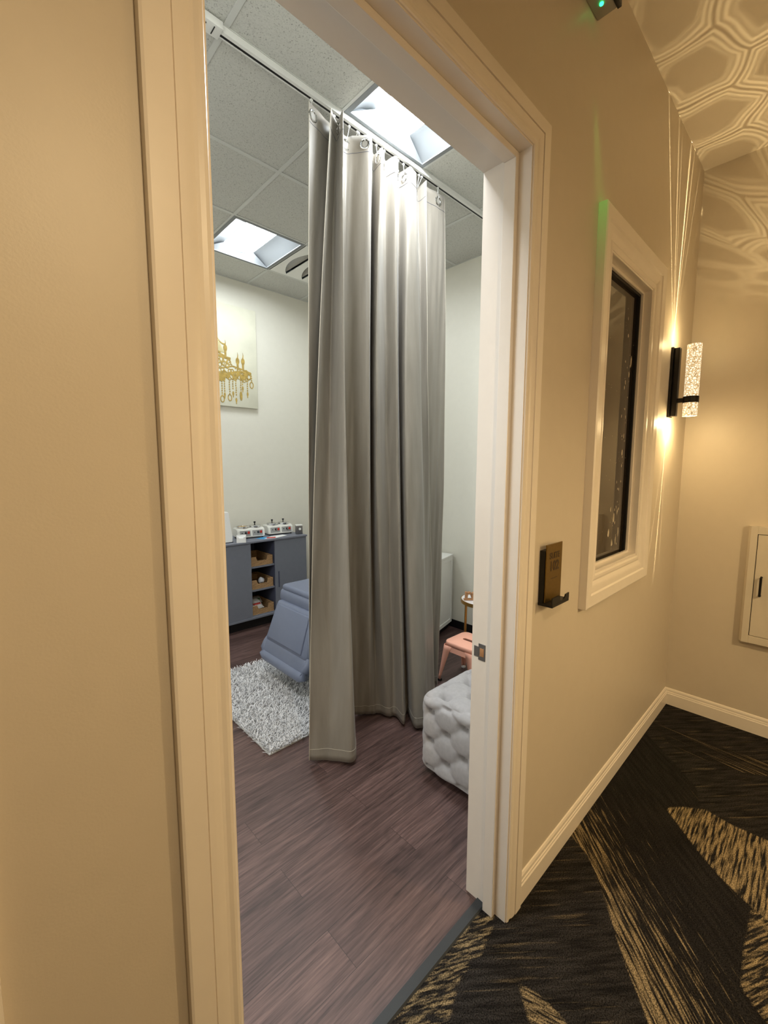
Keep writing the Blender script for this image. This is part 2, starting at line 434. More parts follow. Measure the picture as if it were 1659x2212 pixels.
plate(0.770, 0.7975, 0.899, 0.957); plate(0.7975, 0.815, 0.908, 0.945)
o = obj('strike_plate', shift(b, dr), 'steel', dr); o['label'] = 'brushed steel strike plate'
b = MB().box((x-0.0022, 0.7755, 0.913), (x-0.0012, 0.7915, 0.942), .0008)
obj('strike_hole', shift(b, dr), 'wood_word', o).location = (0, 0, 0)

# corridor window
wn = sempty('window_1', (WX0, WY, WZ0))
wprof = [(-.004, 0), (-.004, .012), (.004, .016), (.014, .017), (.024, .013), (.034, .019), (.048, .024), (.066, .025), (.072, .030), (.112, .034), (.119, .030), (.119, 0)]
obj('window_casing', shift(frame_sweep(wprof, [(WX0, WZ0-.004, -1, -1), (WX0, WZ1, -1, 1), (WX1, WZ1, 1, 1), (WX1, WZ0-.004, 1, -1)], True, WY), wn), 'trim', wn, 20)
b = MB(); t_ = 0.012
for a, c in (((WX0, WY-.01, WZ0), (WX0+t_, RY, WZ1)), ((WX1-t_, WY-.01, WZ0), (WX1, RY, WZ1)), ((WX0+t_, WY-.01, WZ0), (WX1-t_, RY, WZ0+t_)), ((WX0+t_, WY-.01, WZ1-t_), (WX1-t_, RY, WZ1))): b.box(a, c, .001, 1)
for a, c in (((WX0+t_, .693, WZ0+t_), (WX0+t_+.012, .705, WZ1-t_)), ((WX1-t_-.012, .693, WZ0+t_), (WX1-t_, .705, WZ1-t_)), ((WX0+t_+.012, .693, WZ0+t_), (WX1-t_-.012, .705, WZ0+t_+.012)), ((WX0+t_+.012, .693, WZ1-t_-.012), (WX1-t_-.012, .705, WZ1-t_))): b.box(a, c, .001, 1)
obj('window_frame', shift(b, wn), 'trim', wn, 20)
GX0, GX1, GZ0, GZ1 = WX0+t_, WX1-t_, WZ0+t_, WZ1-t_
b = MB(); gk = 0.022
for a, c in (((GX0, .7055, GZ0), (GX0+gk, .717, GZ1)), ((GX1-gk, .7055, GZ0), (GX1, .717, GZ1)), ((GX0+gk, .7055, GZ1-gk), (GX1-gk, .717, GZ1))): b.box(a, c)
obj('gasket', shift(b, wn), 'black_base', wn)
obj('glass_pane', shift(MB().box((GX0, .7175, GZ0), (GX1, .7235, GZ1)), wn), 'glass', wn, 0)
obj('window_film', shift(MB().box((GX0, .728, GZ0), (GX1, .732, GZ1)), wn), 'backing', wn, 0)
b = MB(); rnd = random.Random(3)
def fleck(cx, cz, rx, rz_):
    n = rnd.randint(5, 8); a0 = rnd.random()*6
    pts = [(cx+rx*rnd.uniform(.5, 1.1)*math.cos(a0+2*PI*k/n), .7175, cz+rz_*rnd.uniform(.5, 1.1)*math.sin(a0+2*PI*k/n)) for k in range(n)]
    b.prism(pts, (0, -.0006, 0))
for k in range(46):
    z = GZ0+0.05+rnd.random()**1.0*(GZ1-GZ0-.1); x = GX1-.05-abs(rnd.gauss(0, .05))-0.04*(GZ1-z)
    s_ = rnd.uniform(.0015, .006); fleck(x, z, s_, s_*rnd.uniform(1, 2.6))
for x, z, r1, r3 in ((2.31, 2.05, .012, .03), (2.29, 1.99, .008, .014), (2.2, 1.31, .012, .03), (2.14, 1.24, .01, .025), (2.19, 1.19, .012, .022), (2.27, 1.24, .008, .03), (2.24, 1.2, .007, .03), (2.26, 1.62, .008, .018), (2.27, 1.7, .006, .02), (2.24, 1.34, .006, .016)): fleck(x, z, r1, r3)
for k in range(60): 
    fleck(rnd.uniform(GX0+.03, GX1-.03), rnd.uniform(GZ0+.02, GZ1-.05), .0012, .0016)
o = obj('sticker_residue', shift(b, wn), 'residue', wn, 0); o['label'] = 'pale flecks of sticker residue'

# corridor baseboards
bp = [(0, 0.0), (.014, 0.0), (.014, .072), (.011, .076), (.0105, .083), (.008, .086), (.0075, .098), (.004, .106), (0, .108)]
def base_run(name, p0, p1, nrm, m0=0, m1=0):
    b = MB(); d = Vector((p1[0]-p0[0], p1[1]-p0[1], 0)).normalized(); N = Vector((nrm[0], nrm[1], 0)); R_ = []
    for p, m in ((p0, m0), (p1, m1)): R_.append([b.bm.verts.new(Vector((p[0], p[1], 0))+N*h+d*(m*h)+Vector((0, 0, z))) for h, z in bp])
    k = len(bp)
    for j in range(k): b.bm.faces.new((R_[0][j], R_[0][(j+1) % k], R_[1][(j+1) % k], R_[1][j]))
    b.bm.faces.new(R_[0]); b.bm.faces.new(list(reversed(R_[1])))
    return struct(name, b, 'trim', smooth=15)
base_run('baseboard_center', (DX1+ci+.086, WY), (EX, WY), (0, -1), 0, -1)
base_run('baseboard_right', (EX, WY), (EX, CS), (-1, 0), 1, -1)
base_run('baseboard_left', (-.025, WY), (DX0-ci-.087, WY), (0, -1))
base_run('baseboard_front', (CL, CS), (EX, CS), (0, 1))

# ------------------------------------------------------------------ carpet
gx = np.arange(CL, EX+1e-6, 0.02); gy = np.append(np.arange(CS, TH-.015, 0.02), TH-.02)
nx, ny = len(gx), len(gy)
X, Y = np.meshgrid(gx, gy); PT = np.stack([X.ravel(), Y.ravel()], 1)
def sdf(poly):
    P = np.array(poly, float); d = np.full(len(PT), 1e9); s = np.ones(len(PT)); n = len(P); j = n-1
    for i in range(n):
        e = P[j]-P[i]; w_ = PT-P[i]; h = np.clip((w_@e)/(e@e), 0, 1)
        bb = w_-h[:, None]*e; d = np.minimum(d, (bb**2).sum(1))
        c1 = PT[:, 1] >= P[i, 1]; c2 = PT[:, 1] < P[j, 1]; c3 = e[0]*w_[:, 1] > e[1]*w_[:, 0]
        m = (c1 & c2 & c3) | (~c1 & ~c2 & ~c3); s[m] *= -1; j = i
    return -s*np.sqrt(d)
REG = {
 'band': [(1.76, .72), (1.68, .565), (1.53, .445), (1.40, .355), (1.26, .24), (.9, -.12), (.55, -.5), (1.15, -.5), (1.70, .14), (1.88, .30), (2.03, .45), (2.22, .62), (2.3, .72)],
 'dark': [(2.3, .72), (2.22, .62), (2.03, .45), (1.88, .30), (1.70, .14), (1.15, -.5), (1.4, -.5), (1.87, .035), (1.95, .17), (2.05, .28), (2.19, .42), (2.31, .31), (2.44, .35), (2.59, .49), (2.85, .75)],
 'patch': [(2.19, .42), (2.26, .36), (2.31, .29), (2.29, .19), (2.30, .06), (2.25, -.03), (1.9, -.05), (1.87, .04), (1.89, .08), (1.95, .18), (2.04, .28)],
 'streak': [(2.90, .67), (2.83, .61), (2.70, .50), (2.74, .22), (2.80, .12), (2.93, .12)],
 'corner': [(.5, .78), (1.3, .78), (1.19, .69), (1.07, .665), (.97, .675), (.85, .63), (.6, .66)],
 'leaf': [(1.085, .545), (1.105, .48), (1.10, .41), (1.06, .36), (1.0, .40), (1.02, .47)],
 'side': [(1.89, .085), (1.87, .035), (1.9, -.05), (1.75, -.2), (1.4, -.12), (1.52, .03), (1.56, .075), (1.7, .085)],
}
me = bpy.data.meshes.new('floor_corridor')
idx = np.arange(nx*ny).reshape(ny, nx)
quads = np.stack([idx[:-1, :-1], idx[:-1, 1:], idx[1:, 1:], idx[1:, :-1]], -1).reshape(-1, 4)
me.from_pydata([(x, y, 0.0) for x, y in PT], [], quads.tolist())
for k, poly in REG.items():
    at = me.attributes.new(k, 'FLOAT', 'POINT'); at.data.foreach_set('value', sdf(poly).astype(np.float32))
t = NT('pattern_carpet'); g = t.n('ShaderNodeTexCoord')
def stripes(ang, lo, hi, along=5, across=85, seed=0.0):
    mp = t.n('ShaderNodeMapping', vector_type='TEXTURE'); mp.inputs['Rotation'].default_value = (0, 0, ang); mp.inputs['Location'].default_value = (seed, seed*.7, 0)
    t.l(g.outputs['Object'], mp.inputs['Vector'])
    m2 = t.n('ShaderNodeMapping'); m2.inputs['Scale'].default_value = (along, across, 1); t.l(mp.outputs[0], m2.inputs['Vector'])
    n = t.noise(m2.outputs[0], 1.0, 3, 0.55)
    r = t.n('ShaderNodeMapRange', clamp=True); r.inputs[1].default_value = lo; r.inputs[2].default_value = hi; t.l(n, r.inputs[0])
    return r.outputs[0]
fl = t.noise(g.outputs['Object'], 260, 2, .6)       # tuft speckle
big = t.noise(g.outputs['Object'], 3, 2)
DARK, GREY, GOLD = lin((30, 28, 27)), lin((60, 57, 55)), lin((168, 148, 112))
def look(s, amt, ground=0.45, ang=-.7):
    bs = stripes(ang, .35, .65, 7, 60, 3.1)
    gcol = t.mix(t.math('MULTIPLY', bs, ground), DARK, GREY)
    return t.mix(t.math('MULTIPLY', s, amt), gcol, GOLD)
A45 = math.radians(45)
col = look(stripes(-.72, .60, .78, 4, 75, 0.3), .38, .8)
def over(col, attr, c2, soft=.004):
    a = t.n('ShaderNodeAttribute', attribute_name=attr)
    r = t.n('ShaderNodeMapRange', clamp=True); r.inputs[1].default_value = -soft; r.inputs[2].default_value = soft
    wob = t.math('ADD', a.outputs['Fac'], t.math('MULTIPLY', t.math('SUBTRACT', fl, .5), .012)); t.l(wob, r.inputs[0])
    return t.mix(r.outputs[0], col, c2)
# gold streaks thin out across the band
ab = t.n('ShaderNodeSeparateXYZ'); t.l(g.outputs['Object'], ab.inputs[0])
acr = t.math('ADD', t.math('MULTIPLY', ab.outputs[0], .7071), t.math('MULTIPLY', ab.outputs[1], -.7071))   # rises to the right of the band
fade = t.n('ShaderNodeMapRange', clamp=True); fade.inputs[1].default_value = .70; fade.inputs[2].default_value = 1.08; fade.inputs[3].default_value = 0.16; fade.inputs[4].default_value = -.13; t.l(acr, fade.inputs[0])
mpb = t.n('ShaderNodeMapping', vector_type='TEXTURE'); mpb.inputs['Rotation'].default_value = (0, 0, A45); t.l(g.outputs['Object'], mpb.inputs['Vector'])
mpc = t.n('ShaderNodeMapping'); mpc.inputs['Scale'].default_value = (6.5, 120, 1); t.l(mpb.outputs[0], mpc.inputs['Vector'])
nb = t.math('ADD', t.noise(mpc.outputs[0], 1, 3, .6), fade.outputs[0])
rb = t.n('ShaderNodeMapRange', clamp=True); rb.inputs[1].default_value = .53; rb.inputs[2].default_value = .68; t.l(nb, rb.inputs[0])
col = over(col, 'dark', look(stripes(A45, .66, .8, 3, 80, 1.7), .25, .35, A45))
col = over(col, 'band', look(rb.outputs[0], .85, .3, A45))
col = over(col, 'patch', look(stripes(0.0, .42, .58, 9, 120, 5.0), .95, .5))
col = over(col, 'streak', look(stripes(1.45, .55, .68, 2, 110, 2.0), .6, .5))
col = over(col, 'corner', look(stripes(-.5, .46, .66, 18, 95, 4.0), .8, .5))
col = over(col, 'leaf', look(stripes(-1.2, .40, .6, 14, 120, 6.0), .85, .5))
col = over(col, 'side', look(stripes(-.45, .46, .62, 12, 110, 8.0), .85, .5))
spk = t.ramp(fl, [(.36, (.22,)*3+(1,)), (.60, (1.3,)*3+(1,))])
col = t.mix(1.0, col, spk, 'MULTIPLY')
t.l(col, t.b.inputs['Base Color']); t.b.inputs['Roughness'].default_value = .95; t.b.inputs['Specular IOR Level'].default_value = .1
t.bump(fl, .9, .004)
me.materials.append(t.m)
fo = bpy.data.objects.new('floor_corridor', me); COL.objects.link(fo); fo['kind'] = 'structure'

# ------------------------------------------------------------------ ceiling lights and vent
def troffer(x0, y0, label, lens):
    sx, syy = 0.609, 0.6235
    r = thing('ceiling_light', label, 'ceiling light', (x0, y0, RC), 0, 'ceiling lights of the treatment room')
    f = 0.03; b = MB()
    for a, c in (((0.004, .004, -.002), (f, syy-.004, .006)), ((sx-f, .004, -.002), (sx-.004, syy-.004, .006)), ((f, .004, -.002), (sx-f, f, .006)), ((f, syy-f, -.002), (sx-f, syy-.004, .006))): b.box(a, c)
    obj('frame', b, 'reflector', r)
    l0, l1 = 0.175, sx-0.175; h = 0.07
    for xa, xb in ((f, l0), (sx-f, l1)):
        rows = []
        for k in range(7):
            q = k/6; xx = xa+(xb-xa)*q; zz = 0.004+h*(1-(1-q)**1.8)
            rows.append([(xx, f, zz), (xx, syy-f, zz)])
        obj('reflector', MB().grid(rows), 'reflector', r)
    b = MB(); rows = []
    for k in range(9):
        q = k/8; rows.append([(l0+(l1-l0)*q, .06, .004+h-.03*math.sin(PI*q)), (l0+(l1-l0)*q, syy-.06, .004+h-.03*math.sin(PI*q))])
    obj('diffuser', b.grid(rows), lens, r)
    for yy, ye in ((f, .06), (syy-f, syy-.06)):
        obj('end_plate', MB().grid([[(f, yy, .004), (sx-f, yy, .004)], [(l0, ye, .004+h), (l1, ye, .004+h)]]), 'reflector', r)
    return r
troffer(L1[0], L1[1], 'square recessed ceiling light near the back wall beside the air vent', 'lens')
troffer(L2[0], L2[1], 'square recessed ceiling light between the curtain track and the door head', 'lens_near')
# the room's unseen fill lights are added without fixtures
vx = thing('ceiling_vent', 'white square ceiling air vent with curved slots beside the far ceiling light', 'air vent', (VT[0], VT[1], RC))
pb = MB(); slots = ((0.06, 0.17), (0.235, 0.345), (0.41, 0.52))
edges = [0.004]+[e for s_ in slots for e in s_]+[0.605]
for i in range(0, len(edges), 2): pb.box((edges[i], .004, 0), (edges[i+1], .6195, .006))
for x0, x1 in slots:
    for sgn, xe in ((1, x0),):
        pts = []
        n = 14
        top = [(x0+(x1-x0)*(1-math.sin(PI*k/n)**.8), .04+.5435*k/n) for k in range(n+1)]
        # crescent edge: fill between the left border of the slot and the arc
        for k in range(n):
            a = top[k]; c = top[k+1]
            pb.prism([(x1, a[1], 0), (a[0], a[1], 0), (c[0], c[1], 0), (x1, c[1], 0)][::-1] if False else [(x0, a[1], 0), (x0+(x1-x0)*(1-math.sin(PI*k/n)**.8)*.95+.0005, a[1], 0), (x0+(x1-x0)*(1-math.sin(PI*(k+1)/n)**.8)*.95+.0005, c[1], 0), (x0, c[1], 0)], (0, 0, .006))
        pb.box((x0, .004, 0), (x1, .04, .006)); pb.box((x0, .5835, 0), (x1, .6195, .006))
obj('panel', pb, 'white_plastic', vx, 0)
obj('duct', MB().box((.03, .03, .06), (.58, .59, .065)), 'dark_void', vx)
for x0, x1 in slots:
    rows = []
    for k in range(9):
        q = k/8; rows.append([(x1-.02-(x1-x0-.035)*q, .05, .008+.05*q**1.6), (x1-.02-(x1-x0-.035)*q, .575, .008+.05*q**1.6)])
    obj('blade', MB().grid(rows), 'exit_grey', vx)

# ------------------------------------------------------------------ curtain track and curtains
tk = thing('curtain_track', 'white ceiling curtain track with end bracket running across the room', 'curtain track', (0.84, 1.885, RC))
b = MB(); W_, H_ = .017, .028; L_ = BX-0.84-.01
b.prism([(0, y_, z_) for y_, z_ in ((-W_, -.001), (-W_, -H_), (-.002, -H_), (-.002, -H_+.003), (-W_+.003, -H_+.003), (-W_+.003, -.004), (W_-.003, -.004), (W_-.003, -H_+.003), (.012, -H_+.003), (.012, -H_), (W_, -H_), (W_, -.001))], (L_, 0, 0))
obj('rail', b, 'track', tk); obj('slot', MB().box((.01, -W_+.004, -H_+.004), (L_-.01, W_-.004, -.0045)), 'black_base', tk)
b = MB().box((-.055, -.03, -H_-.003), (.03, .03, -.001), .003); obj('end_bracket', b, 'track', tk)
obj('screw', MB().cyl((-.035, -.012, -H_-.0045), .003, .002, 10), 'knob', tk); obj('end_gap', MB().box((-.004, -.02, -H_-.0042), (0.0, .02, -H_-.0028)), 'knob', tk)

def cr(P, n):           # Catmull-Rom through plan points, n samples per span
    out = []; P = [np.array(p, float) for p in P]
    for i in range(len(P)-1):
        p0 = P[max(i-1, 0)]; p1 = P[i]; p2 = P[i+1]; p3 = P[min(i+2, len(P)-1)]
        for k in range(n):
            u = k/n; a = .5
            m1 = a*(p2-p0)*.8; m2 = a*(p3-p1)*.8
            out.append((2*u**3-3*u**2+1)*p1+(u**3-2*u**2+u)*m1+(-2*u**3+3*u**2)*p2+(u**3-u**2)*m2)
    out.append(P[-1]); return np.array(out)
def sheet(T, Mi, B, zt, zm, zb, nz, n, seed, sag, noise=.004, zend=None):
    T, Mi, B = cr(T, n), cr(Mi, n), cr(B, n); rr = np.random.RandomState(seed); m = len(T)
    ph = rr.rand(6)*6.28; rows = []
    for r in range(nz+1):
        q = r/nz; z = zt+(zb-zt)*q; row = []
        qm = (zt-zm)/(zt-zb)
        lT = (q-qm)*(q-1)/((0-qm)*(0-1)); lM = (q-0)*(q-1)/((qm)*(qm-1)); lB = q*(q-qm)/(1-qm)
        P = lT*T+lM*Mi+lB*B
        P = np.array(P)
        wob = noise*(np.sin(np.arange(m)*.31+q*9+ph[0])*np.sin(q*14+ph[1]+np.arange(m)*.05)+.6*np.sin(np.arange(m)*.83+q*23+ph[2])*np.sin(q*6+ph[3]))*min(1, q*5)
        for j in range(m):
            dz = -sag[j]*max(0, 1-q*10) if r < nz else 0
            row.append((P[j, 0]+wob[j]*.5, P[j, 1]+wob[j], z+dz))
        rows.append(row)
    return rows
TA = [(1.389,1.83),(1.456,1.87),(1.439,1.80),(1.529,1.91),(1.577,1.90),(1.636,1.82),(1.746,1.92),(1.741,1.84),(1.829,1.91),(1.842,1.83),(1.955,1.93),(1.958,1.84),(2.032,1.86),(2.122,1.93),(2.128,1.86)]
MA = [(1.254,1.80),(1.388,1.87),(1.374,1.72),(1.482,1.88),(1.546,1.87),(1.586,1.78),(1.70,1.90),(1.641,1.78),(1.777,1.84),(1.789,1.76),(1.90,1.85),(1.844,1.75),(1.97,1.74),(2.088,1.84),(2.133,1.82)]
BA = [(1.171,1.79),(1.26,1.70),(1.356,1.63),(1.574,1.93),(1.63,1.93),(1.682,1.88),(1.726,1.86),(1.746,1.79),(1.785,1.76),(1.755,1.66),(1.874,1.75),(1.783,1.60),(1.852,1.57),(1.974,1.66),(2.159,1.76)]
TB = [(1.29,1.87),(1.391,1.892),(1.485,1.92),(1.692,1.955),(1.898,1.95),(2.097,1.95),(2.179,1.90),(2.258,1.88),(2.341,1.89)]
MBk = [(1.25,1.86),(1.358,1.90),(1.489,1.93),(1.684,1.96),(1.904,1.95),(2.084,1.92),(2.187,1.87),(2.294,1.88),(2.369,1.88)]
BB = [(1.251,1.90),(1.381,1.95),(1.534,1.95),(1.749,1.965),(1.984,1.96),(2.139,1.95),(2.232,1.88),(2.252,1.85),(2.268,1.83)]
def curtain(label, T, Mi, B, seed, n, grom, zt=3.280, zb=.022):
    base = (np.mean([p[0] for p in B]), np.mean([p[1] for p in B]), zb)
    ct = thing('curtain', label, 'curtain', base, 0, None)
    m = (len(T)-1)*n+1
    sag = [0.009*abs(math.sin(PI*j/(n*2)))+0.002*math.sin(j*.6) for j in range(m)]
    rows = sheet(T, Mi, B, zt, 1.75, zb, 110, n, seed, sag)
    rows = [[(p[0]-base[0], p[1]-base[1], p[2]-base[2]) for p in r] for r in rows]
    o = obj('fabric', MB().grid(rows), 'curtain', ct, 60)
    md = o.modifiers.new('thick', 'SOLIDIFY'); md.thickness = .0016; md.offset = 0
    # header and hem stitching follow the cloth
    hs = MB(); 
    rows_np = np.array(rows); zs = rows_np[:, 0, 2]
    def line(zrow, mb, r=.0011):
        row = rows_np[zrow]; d = np.gradient(row[:, :2], axis=0); nn = np.stack([d[:, 1], -d[:, 0]], 1); nn /= np.linalg.norm(nn, axis=1)[:, None]+1e-9
        for s_ in (1, -1):
            mb.tube([(row[j, 0]+s_*nn[j, 0]*.0009, row[j, 1]+s_*nn[j, 1]*.0009, row[j, 2]) for j in range(len(row))], r, 5)
    line(3, hs); obj('header_seam', hs, 'grey_in', ct)
    hs = MB(); line(len(rows)-3, hs, .001); obj('hem_stitch', hs, 'hem', ct)
    hs = MB()
    for side in (0, -1): hs.tube([tuple(rows_np[k, side]) for k in range(0, 111, 2)], .0016, 6)
    obj('edge_binding', hs, 'hem', ct)
    for gi in grom:
        j = int(round(gi*n)); row0 = rows_np[2, j]; 
        d = rows_np[2, min(j+1, m-1)]-rows_np[2, max(j-1, 0)]; tang = Vector((d[0], d[1], 0)).normalized(); nn = Vector((tang.y, -tang.x, 0))
        R_ = Matrix((tang, Vector((0, 0, 1)), nn)).transposed()
        c = Vector(row0)+Vector((0, 0, .012))
        g_ = MB().torus(c, .0235, .005, 'Z', 28, 8, R_)
        g = obj('grommet', g_, 'chrome', ct)
        h = MB(); px = [R_ @ Vector((.0155*math.cos(a), .0155*math.sin(a), .0016)) + c for a in [2*PI*k/20 for k in range(20)]]
        pn = [R_ @ Vector((.0165*math.cos(a), .0165*math.sin(a), -.0016)) + c for a in [2*PI*k/20 for k in range(20)]]
        h.bm.faces.new([h.bm.verts.new(p) for p in px]); h.bm.faces.new([h.bm.verts.new(p) for p in pn])
        obj('grommet_hole', h, 'exit_grey', g)
        tz = RC-.037-base[2]; ty = 1.885-base[1]
        hk = MB().tube([tuple(c+Vector((0, 0, .014))), tuple(c+nn*.007+Vector((0, 0, .018))), (c.x, (c.y+ty)/2, c.z+.035), (c.x, ty, tz-.006), (c.x, ty, tz+.008)], .0016, 6)
        hk.box((c.x-.006, ty-.004, tz-.004), (c.x+.006, ty+.004, tz+.004))
        obj('hook', hk, 'white_plastic', ct)
    return ct
curtain('taupe satin curtain in front with many folds and hem flared toward the doorway', TA, MA, BA, 4, 12, (1.3, 3.4, 4.7, 6.6, 7.7, 9.6, 10.6, 12.6))
curtain('taupe satin curtain behind, its sides showing left and right of the folded front one', TB, MBk, BB, 9, 12, (0.35, 2.6, 5.2, 7.1))

# ------------------------------------------------------------------ shag rug
rg = thing('shag_rug', 'pale grey shag rug on the plank floor under the treatment chair', 'rug', (1.05, 1.99, 0))
RWx, RWy = 1.35, 1.04
obj('backing', MB().box((0, 0, 0.0005), (RWx, RWy, .009), .002), 'rug_back', rg)
rs = np.random.RandomState(5); NP = 30000
px = rs.rand(NP)*RWx; py = rs.rand(NP)*RWy
ang = rs.rand(NP)*2*PI; ln = .028+.022*rs.rand(NP); wd = .0014+.0010*rs.rand(NP); ti = .4+.5*rs.rand(NP)
V = []; F = []; SH = []
for i in range(NP):
    ca, sa = math.cos(ang[i]), math.sin(ang[i]); w0 = wd[i]; k = len(V)
    for q, ww in ((0, w0), (.5, w0*1.2), (1, w0*.7)):
        off_ = ln[i]*ti[i]*q**1.5; zz = .008+ln[i]*(1-.5*ti[i])*(q if q < 1 else .86)
        bx, by = px[i]+ca*off_, py[i]+sa*off_
        V += [(bx-sa*ww, by+ca*ww, zz), (bx+sa*ww, by-ca*ww, zz)]
    F += [(k, k+1, k+3, k+2), (k+2, k+3, k+5, k+4)]; SH += [rs.rand()]*6
me = bpy.data.meshes.new('pile'); me.from_pydata(V, [], F)
at = me.attributes.new('shade', 'FLOAT', 'POINT'); at.data.foreach_set('value', np.array(SH, np.float32))
me.materials.append(MT['yarn']); me.shade_smooth()
pl = bpy.data.objects.new('pile', me); COL.objects.link(pl); pl.parent = rg; pl['kind'] = 'stuff'

# ------------------------------------------------------------------ treatment chair
ch = thing('treatment_chair', 'blue grey vinyl treatment chair standing on the shag rug behind the curtain', 'treatment chair', (1.45, 2.53, 0))
def rbox(c, size, rad, rot=(0, 0, 0), n=8, taper=0.0):
    """rounded block with optional taper of the lower edge"""
    b = MB(); b.box((-size[0]/2, -size[1]/2, -size[2]/2), (size[0]/2, size[1]/2, size[2]/2), rad, 4)
    for v_ in b.bm.verts:
        if taper: v_.co.y *= 1-taper*(.5+v_.co.z/size[2])
    from mathutils import Euler
    bmesh.ops.rotate(b.bm, verts=b.bm.verts[:], cent=(0, 0, 0), matrix=Euler(rot).to_matrix())
    bmesh.ops.translate(b.bm, verts=b.bm.verts[:], vec=c); return b
tl = math.radians(20)
obj('leg_rest', rbox((.105, 0, .425), (.09, .54, .31), .035, (0, tl, 0), taper=.08), 'chair', ch, 60)
o = obj('foot_pad', rbox((.034, 0, .242), (.07, .54, .13), .03, (0, tl, 0)), 'chair', ch, 60)
P_ = lambda y_, q: (.002+.045*q, y_, .192+.115*q)
path = [P_(-.262, 1.0), P_(-.268, .7), P_(-.268, .35), P_(-.255, .1), P_(-.225, .0)]+[P_(y_, 0) for y_ in (-.12, 0, .12)]+[P_(.225, .0), P_(.255, .1), P_(.268, .35), P_(.268, .7), P_(.262, 1.0)]
obj('bumper', MB().tube(path, [.018, .026, .032, .036, .038, .038, .038, .038, .038, .036, .032, .026, .018], 16), 'chair', o, 70)
obj('leg_rest_pad', rbox((.062, 0, .44), (.02, .42, .25), .009, (0, tl, 0), taper=.08), 'chair', ch, 60)
obj('seat', rbox((.52, 0, .595), (.76, .56, .12), .045), 'chair', ch, 60)
b = rbox((.52, 0, .66), (.73, .50, .05), .022); obj('seat_cushion', b, 'chair', ch, 60)
obj('backrest', rbox((.90, 0, .83), (.10, .54, .46), .045, (0, .5, 0)), 'chair', ch, 60)
obj('pedestal', MB().box((.3, -.2, .06), (.8, .2, .54), .03), 'white_plastic', ch)
obj('base', MB().box((.22, -.26, .01), (.88, .26, .075), .015), 'grey_cab', ch)
# ------------------------------------------------------------------ sideboard and what stands on it
SX0, SX1, SY0, SY1, SZ0, SZ1 = 1.20, 2.45, 3.72, 4.16, 0.105, 0.85
sb = thing('sideboard', 'dark grey sliding door sideboard against the back wall with open shelves in the middle', 'sideboard', (SX0, SY0, 0))
L_, D_ = SX1-SX0, SY1-SY0
b = MB(); T_ = .016
for a, c in (((0, .012, SZ1-.02), (L_, D_, SZ1)), ((0, .012, SZ0), (L_, D_, SZ0+.02)), ((0, .012, SZ0+.02), (T_, D_, SZ1-.02)), ((L_-T_, .012, SZ0+.02), (L_, D_, SZ1-.02)), ((T_, D_-.008, SZ0+.02), (L_-T_, D_, SZ1-.02))): b.box(a, c, .001, 1)
obj('body', b, 'grey_cab', sb)
obj('top_rail', MB().box((0, -.012, SZ1-.016), (L_, .012, SZ1), .001, 1), 'grey_cab', sb); obj('bottom_rail', MB().box((0, -.008, SZ0-.004), (L_, .012, SZ0+.014), .001, 1), 'grey_cab', sb)
O0, O1 = 1.836-SX0, 2.085-SX0
for x0, x1, nm in ((T_*0, O0, 'l'), (O1, L_-.004, 'r')):
    d = obj('sliding_door', MB().box((x0, 0, SZ0+.015), (x1, .014, SZ1-.018), .0015, 1), 'grey_cab', sb)
    hx = x0+.03 if nm == 'r' else x0+.02
    obj('handle', MB().box((hx, -.003, .36), (hx+.014, 0.0005, .52), .001, 1), 'grey_in', d)
for x in (O0-.02, O1+.0): obj('partition', MB().box((x, .02, SZ0+.02), (x+.016, D_-.01, SZ1-.02)), 'grey_in', sb)
SHZ = (.36, .585)
for z in SHZ: obj('shelf', MB().box((O0-.004, .018, z), (O1, D_-.01, z+.016), .001, 1), 'grey_cab', sb)
obj('plinth', MB().box((.02, .06, 0), (L_-.02, D_-.02, SZ0-.004)), 'black_base', sb)

def basket(z, label):
    k = thing('wicker_basket', label, 'basket', (SX0+O0+.006, SY0+.028, z), 0, 'wicker baskets in the sideboard')
    w_, d_, h_, th = O1-O0-.018, .32, .085, .01; b = MB()
    b.box((0, 0, 0), (w_, d_, th)); b.box((0, th, th), (th, d_, h_)); b.box((w_-th, th, th), (w_, d_, h_)); b.box((th, d_-th, th), (w_-th, d_, h_))
    cx = w_/2; b.prism([(0, 0, th), (w_, 0, th), (w_, 0, h_), (cx+.062, 0, h_), (cx+.045, 0, h_*.5), (cx-.045, 0, h_*.5), (cx-.062, 0, h_), (0, 0, h_)], (0, th, 0))
    obj('weave', b, 'wicker', k, 20)
    b = MB(); zr = h_
    b.tube([(cx+.062, .005, zr), (w_-.004, .005, zr), (w_-.004, d_-.005, zr), (.004, d_-.005, zr), (.004, .005, zr), (cx-.062, .005, zr), (cx-.046, .005, h_*.52), (cx+.046, .005, h_*.52), (cx+.062, .005, zr)], .0055, 8)
    obj('rim', b, 'wicker', k); return k
basket(SHZ[1]+.0165, 'empty wicker basket on the top shelf of the sideboard')
basket(SHZ[0]+.0165, 'wicker basket on the middle shelf holding a white rolled cloth')
basket(SZ0+.0205, 'wicker basket on the bottom shelf holding wrapped packages')
X0 = SX0+O0+.006; Y0 = SY0+.028
b = MB().lathe([(.001, 0), (.016, .004), (.027, .014), (.031, .028), (.027, .044), (.016, .054), (.001, .058)], (X0+.135, Y0+.06, SHZ[0]+.0165+.034), 20)
for v_ in b.bm.verts: v_.co.z += .004*math.sin(v_.co.x*160)
tag(obj('cotton_ball', b, 'towel'), 'round white bundle in the basket on the middle shelf', 'cotton ball')
b = MB()
